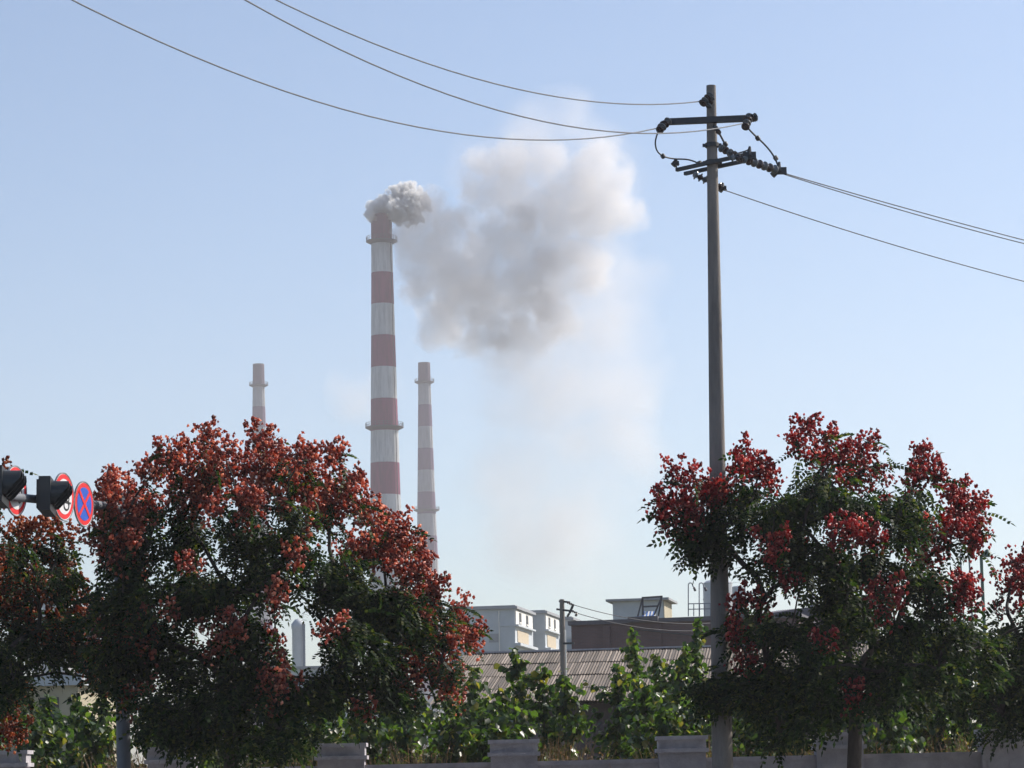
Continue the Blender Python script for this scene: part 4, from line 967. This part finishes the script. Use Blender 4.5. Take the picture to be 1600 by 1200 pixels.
mb = MB(); mb.tube([o + ex * 3.2 - ey * 0.18 + Z3 * (Hw - 0.5), o + ex * 7.5 - ey * 0.18 + Z3 * (Hw - 1.1), o + ex * 11.8 - ey * 0.18 + Z3 * (Hw - 1.6)], 0.03, 6); mb.build('cable', M['cable_black'], wh)
mb = MB(); mb.box(o - ex * 0.35 + ey * 0.6 + Z3 * (Hw - 0.9) / 2, (0.7, 1.0, Hw - 0.9), rz=rz); mb.build('side_wing', M['plaster_blue_and_shade'], wh)
def wroof(px, py, Y=143.0): return at(px, py, Y)
# striped roof canopy frame
cn = empty('roof_canopy', wroof(1008, 965), 'leaning steel frame with a blue and white striped awning on the warehouse roof', 'canopy')
mb = MB()
fl, fr = wroof(1004, 934), wroof(1034, 932); bl, brr = wroof(996, 965), wroof(1021, 964, 143)
for a, b_ in ((fl, wroof(1005, 965)), (fl, bl), (fr, brr), (fl, fr), (wroof(1004, 948), wroof(1029, 947)), (at(1004, 934, 144.5), at(1034, 932, 144.5)), (fl, at(1004, 934, 144.5)), (fr, at(1034, 932, 144.5)), (at(1004, 934, 144.5), at(1004, 966, 144.5)), (at(1034, 932, 144.5), at(1028, 966, 144.5))):
    mb.bar(a, b_, 0.09, 0.09)
mb.build('frame', M['steel_dark'], cn)
mb = MB()
for k in range(8):
    x0, x1 = 1003 + k * 2.6, 1003 + (k + 1) * 2.6
    mb.add([at(x0, 964.5, 142.7), at(x1, 964.3, 142.7), at(x1 + 2, 955, 143.4), at(x0 + 2, 955.2, 143.4)], [(0, 1, 2, 3)], k % 2)
mb.build('striped_awning', [M['blue_sheet'], M['plaster_white']], cn)
mb = MB(); mb.bar(wroof(992, 965.5, 142.3), wroof(1023, 964.5, 142.3), 0.3, 0.14); mb.build('base_rail', M['blue_sheet'], cn)
# pale roof house behind the warehouse
o, ex, ey, rz = frame(1038, 195, 10.0); Hh = at(1038, 937, 195)[2]
hs = empty('pale_house', o, 'pale flat roofed house with a blue grey shaded front and a sunlit cream side above the warehouse', 'house')
mb = MB(); mb.box(o - ex * 1.85 + ey * 2.4 + Z3 * Hh / 2, (3.7, 4.8, Hh), rz=rz); mb.build('wall', M['plaster_blue_and_shade'], hs)  # blue grey of the shaded front painted into the wall
mb = MB(); mb.box(o + ey * 2.4 + ex * 0.03 + Z3 * (Hh / 2), (0.06, 4.7, Hh - 0.1), rz=rz); mb.build('side_wall', M['plaster_cream'], hs)  # thin slab whose cream colour stands for sunlight on this side
mb = MB(); mb.box(o - ex * 1.85 + ey * 2.4 + Z3 * (Hh + 0.06), (4.6, 5.6, 0.16), rz=rz); mb.build('roof', M['roof_grey'], hs)
# gooseneck lamps and roof railing
for px, lab in ((1075.5, 'left gooseneck lamp post rising from the warehouse roof railing'), (1092.5, 'right gooseneck lamp post, nearest the big pole, on the warehouse roof')):
    b_ = wroof(px, 963, 146.0); t_ = wroof(px, 914, 146.0)
    lp = empty('gooseneck_lamp', b_, lab, 'lamp', 'gooseneck lamps on the warehouse roof')
    k = 1 / ppm(146.0)
    mb = MB(); mb.tube([b_, t_] + [t_ + np.array([3.2 * k * (1 - math.cos(a)), 0, 3.2 * k * math.sin(a)]) for a in np.linspace(0.2, 2.6, 8)] + [t_ + np.array([8.4 * k, 0, -4.5 * k])], 0.03, 6); mb.build('post', M['steel_grey'], lp)
    mb = MB(); e = t_ + np.array([8.4 * k, 0, -3.5 * k]); mb.lathe([(0.02, 0.0), (0.06, 0.03), (0.075, 0.2), (0.04, 0.24)], e, 10, (0.35, 0, -0.9)); mb.build('lamp_head', M['steel_dark'], lp)
rl = empty('roof_railing', wroof(1090, 963, 145), 'thin steel railing around the warehouse roof edge below the gooseneck lamps', 'railing')
mb = MB()
for px in (1075.5, 1084, 1093, 1101, 1110): mb.bar(wroof(px, 963, 145.2), wroof(px, 944, 145.2), 0.05, 0.05)
mb.build('post', M['steel_grey'], rl); mb = MB()
for py in (943.5, 952): mb.bar(wroof(1075, py, 145.2), wroof(1112, py - 0.8, 145.2), 0.05, 0.05)
mb.build('rail', M['steel_grey'], rl)
# tanks behind the big pole
def tank(px, top, Y, wpx, label, mat='tank_steel', cap=0.25, name='storage_tank'):
    c = ground_at(px, 1000, Y); r = wpx / 2 / ppm(Y); H = at(px, top, Y)[2]
    root = empty(name, c, label, 'tank')
    mb = MB(); mb.lathe([(r, 0), (r, H - r * cap * 1.2), (r * 1.03, H - r * cap * 1.2), (r * 1.03, H - r * cap * 1.1), (r, H - r * cap)], c, 40); mb.build('shell', M[mat], root, smooth=True)
    mb = MB(); mb.lathe([(r * 0.99, H - r * cap * 1.02), (r * 0.75, H - r * cap * 0.4), (r * 0.3, H - 0.03), (0.001, H)], c, 40); mb.build('lid', M['tank_red' if mat == 'tank_white' else mat], root, smooth=True)
    mb = MB()
    for z in np.arange(1.5, H - 1, 2.2): mb.lathe([(r, z), (r + 0.03, z), (r + 0.03, z + 0.08), (r, z + 0.08)], c, 40, close=True)
    mb.build('hoop', M[mat], root)
    return root
tank(1124, 905, 165, 46, 'large dull silver tank mostly hidden behind the tall concrete pole')
tank(1156, 915, 160, 19, 'narrow silver tank just right of the tall concrete pole')
pf = empty('pipe_frame', ground_at(1150, 1000, 167), 'thin square pipe frame standing above the silver tanks', 'pipe frame')
mb = MB(); a, b_ = at(1140, 911, 167), at(1163, 909, 167); mb.tube([a * [1, 1, 0], a, b_, b_ * [1, 1, 0]], 0.07, 6); mb.build('pipe', M['steel_grey'], pf)
mb = MB(); mb.tube([at(1163, 927, 167), at(1200, 926, 167)], 0.05, 6); mb.build('side_pipe', M['steel_grey'], pf)
# dark roofed workshop on the right
o, ex, ey, rz = frame(1172, 150, 14.0); Hk = at(1172, 948, 150)[2]
wk = empty('dark_roof_workshop', o, 'workshop with a dark rising roof seen through the crimson podded tree', 'workshop')
mb = MB(); mb.box(o + ex * 2.9 + ey * 6 + Z3 * (Hk - 0.6) / 2, (5.8, 12, Hk - 0.6), rz=rz); mb.build('wall', M['brick'], wk)
mb = MB(); P = [o - ex * 0.3 - ey * 0.4 + Z3 * (Hk - 0.6), o + ex * 6.1 - ey * 0.4 + Z3 * (Hk + 0.15), o + ex * 6.1 + ey * 12.4 + Z3 * (Hk + 0.9), o - ex * 0.3 + ey * 12.4 + Z3 * (Hk + 0.5)]
mb.add(P + [p - Z3 * 0.5 for p in P], [(0, 1, 2, 3), (7, 6, 5, 4), (0, 4, 5, 1), (1, 5, 6, 2), (2, 6, 7, 3), (3, 7, 4, 0)]); rf = mb.build('roof', M['roof_dark'], wk)
mb = MB(); c = at(1268, 938, 151.5); mb.lathe([(0.12, -0.5), (0.12, 0.1), (0.24, 0.12), (0.2, 0.28), (0.02, 0.4)], c, 14); mb.build('vent', M['steel_grey'], rf)
# green lamp post and slim poles at the right
M['green_paint'] = plain('faded green paint', (0.07, 0.13, 0.10), (0.05, 0.10, 0.08), 3, 0.6)
gp = empty('green_lamp_post', ground_at(1536, 1000, 92), 'green lamp post with a cone shaped cap between the two right trees', 'lamp post')
mb = MB(); a = np.array(ground_at(1536, 950, 92)); b_ = at(1533, 868, 92); mb.tube([a, b_], [0.07, 0.055], 12); mb.build('post', M['green_paint'], gp, smooth=True)
mb = MB(); c = at(1543, 870, 92); mb.lathe([(0.19, 0.0), (0.17, 0.05), (0.08, 0.22), (0.03, 0.26)], c, 20); mb.tube([b_, c + Z3 * 0.2], 0.03, 8); mb.build('lamp_cap', M['green_paint'], gp, smooth=True)
for px, top, lab in ((1520.5, 866, 'slim grey mast immediately left of the green lamp post'), (1507, 872, 'slim grey mast farther left of the green lamp post')):
    mp_ = empty('slim_mast', ground_at(px, 950, 96), lab, 'mast', 'slim masts between the right trees')
    mb = MB(); a = np.array(mp_.location); b_ = at(px, top, 96); b_[0] = a[0] - 0.06; mb.tube([a, b_], [0.045, 0.03], 10); mb.build('pole', M['steel_grey'], mp_)
    mb = MB(); mb.lathe([(0.05, 0), (0.06, 0.05), (0.01, 0.12)], b_, 10); mb.build('finial', M['steel_grey'], mp_)
# small utility pole in front of the shed
sp_ = empty('utility_pole', ground_at(880.5, 1100, 84), 'small concrete utility pole in front of the corrugated shed roof', 'utility pole')
a = np.array(sp_.location); b_ = at(878, 936.5, 84)
mb = MB(); mb.tube([a, b_], [0.125, 0.075], 16); mb.build('pole', M['concrete_pole'], sp_, smooth=True)
mb = MB(); mb.tube([at(883, 984, 83.85), at(885, 1060, 83.85)], 0.02, 6); mb.build('conduit', M['plaster_white'], sp_)
for (p, q) in (((874, 939.5, 84.1), (890, 941, 83.8)), ((870, 952, 84.1), (896, 955, 83.7)), ((880, 1005.5, 83.8), (897, 1005.0, 83.7)), ((890, 958, 83.8), (896, 944, 83.7))):
    mb = MB(); mb.bar(at(*p), at(*q), 0.05, 0.06); mb.build('crossarm', M['steel_dark'], sp_)
for (p, q) in (((885, 940.5, 83.8), (895, 945, 83.7)), ((893, 954.5, 83.7), (903, 958.5, 83.7)), ((890, 958, 83.7), (886, 964, 83.7)), ((902, 958, 83.7), (899, 963, 83.7))):
    mb = MB(); a_, c_ = at(*p), at(*q); mb.tube([a_, c_], 0.018, 6)
    for k in (0.25, 0.5, 0.75): mb.lathe([(0.02, -0.02), (0.05, 0), (0.02, 0.02)], a_ + (c_ - a_) * k, 10, c_ - a_)
    mb.build('insulator', M['porcelain'], sp_)
for i, (p, q, lab) in enumerate((((896, 945), (1120, 973), 'upper thin cable running right from the small utility pole'), ((903, 958.5), (1120, 984), 'lower thin cable running right from the small utility pole'))):
    a_, c_ = at(*p, 83.7), at(*q, 92.0); pts = [a_ + (c_ - a_) * s + np.array([0, 0, -0.9 * s * (1 - s)]) for s in np.linspace(0, 1, 20)]
    mb = MB(); mb.tube(pts, 0.012, 5); tag(mb.build('power_line', M['cable_black'], None, loc=tuple(float(v) for v in a_)), lab, 'power line', 'thin cables from the small utility pole')

# ------------------------------------------------------------------ buildings glimpsed at the left
o, ex, ey, rz = frame(122, 108, 11.0); Hc = at(122, 1063, 108)[2]
cb = empty('low_cream_building', o, 'low cream building with a pale blue roof fascia behind the left saplings', 'building')
mb = MB(); mb.box(o - ex * 3 + ey * 2.5 + Z3 * Hc / 2, (6, 5, Hc), rz=rz); mb.build('wall', M['plaster_cream'], cb)
mb = MB(); mb.box(o - ex * 3 + ey * 2.5 + Z3 * (Hc + 0.02), (6.5, 5.5, 0.42), rz=rz); mb.build('fascia', M['plaster_blue_and_shade'], cb)
for q in (1.2, 3.0, 4.8):
    mb = MB(); mb.box(o - ex * q - ey * 0.02 + Z3 * (Hc - 1.1), (0.8, 0.05, 0.9), rz=rz); mb.build('window', M['window_dark'], cb)
o, ex, ey, rz = frame(168, 230, 16.0); Ht = at(168, 946, 230)[2]
tb = empty('stair_tower_building', o, 'pale grey building with a lit stair tower left of the traffic light mast', 'building')
mb = MB(); mb.box(o - ex * 1.4 + ey * 1.6 + Z3 * Ht / 2, (2.8, 3.2, Ht), rz=rz); mb.build('stair_tower', M['plaster_white'], tb)
H2 = at(168, 972, 230)[2]
mb = MB(); mb.box(o - ex * 2.2 - ey * 1.0 + Z3 * H2 / 2, (4.8, 2.0, H2), rz=rz); mb.build('wall', M['plaster_blue_and_shade'], tb)
mb = MB(); mb.box(o - ex * 0.5 - ey * 0.03 + Z3 * (H2 + 0.7), (0.4, 0.06, 0.9), rz=rz); mb.build('window', M['window_dark'], tb)
tank(91, 903, 205, 50, 'white tank with a faded red domed lid behind the left tree', 'tank_white', 0.55)
lt = empty('lattice_tower', ground_at(52, 1000, 200), 'thin steel lattice tower left of the white and red tank', 'tower')
mb = MB(); xs = (44, 52, 60)
for x in xs: q = at(x, 900, 200); mb.tube([(q[0], 200, 0), q], 0.06, 5)
mb.build('upright', M['steel_grey'], lt); mb = MB()
for z in np.arange(2, at(52, 900, 200)[2], 0.9): mb.bar((at(44, 900, 200)[0], 200, z), (at(60, 900, 200)[0], 200, z), 0.06, 0.06)
mb.build('rung', M['steel_grey'], lt)
c = ground_at(466, 1000, 300); r = 9.5 / ppm(300)
sl_ = empty('concrete_silo', c, 'slim pale concrete silo seen through the gap in the left tree crown', 'silo')
H = at(466, 975, 300)[2]; mb = MB(); mb.lathe([(r, 0), (r, H - 0.6), (r * 1.12, H - 0.5), (r * 1.12, H), (r * 0.5, H + 0.5), (0.01, H + 0.6)], c, 28); mb.build('shell', M['plaster_blue_and_shade'], sl_, smooth=True)
mb = MB(); mb.bar(np.array(c) + [r, -0.6, 0], np.array(c) + [r, -0.6, H], 0.3, 0.1); mb.build('ladder', M['steel_grey'], sl_)
o, ex, ey, rz = frame(500, 290, 10.0); Hs = at(480, 1043, 290)[2]
lb = empty('pale_storehouse', o, 'pale low storehouse at the foot of the concrete silo', 'building')
mb = MB(); mb.box(o - ex * 2.5 + ey * 3 + Z3 * Hs / 2, (8, 6, Hs), rz=rz); mb.build('wall', M['plaster_blue_and_shade'], lb)
mb = MB(); mb.box(o - ex * 2.5 + ey * 3 + Z3 * Hs, (8.5, 6.5, 0.3), rz=rz); mb.build('roof', M['roof_grey'], lb)

# ------------------------------------------------------------------ haze
mb = MB(); mb.box((0, 780, 129.0), (2000, 1900, 260.0)); 
hm = bpy.data.materials.new('haze'); hm.use_nodes = True; t = hm.node_tree; t.nodes.clear()
ho = N(t, 'ShaderNodeOutputMaterial'); hv = N(t, 'ShaderNodeVolumePrincipled'); hv.inputs['Color'].default_value = (0.93, 0.905, 0.945, 1)
hv.inputs['Density'].default_value = HAZE_DENSITY; hv.inputs['Anisotropy'].default_value = 0.2; t.links.new(hv.outputs[0], ho.inputs['Volume'])
hz = mb.build('haze', hm); tag(hz, kind='stuff')
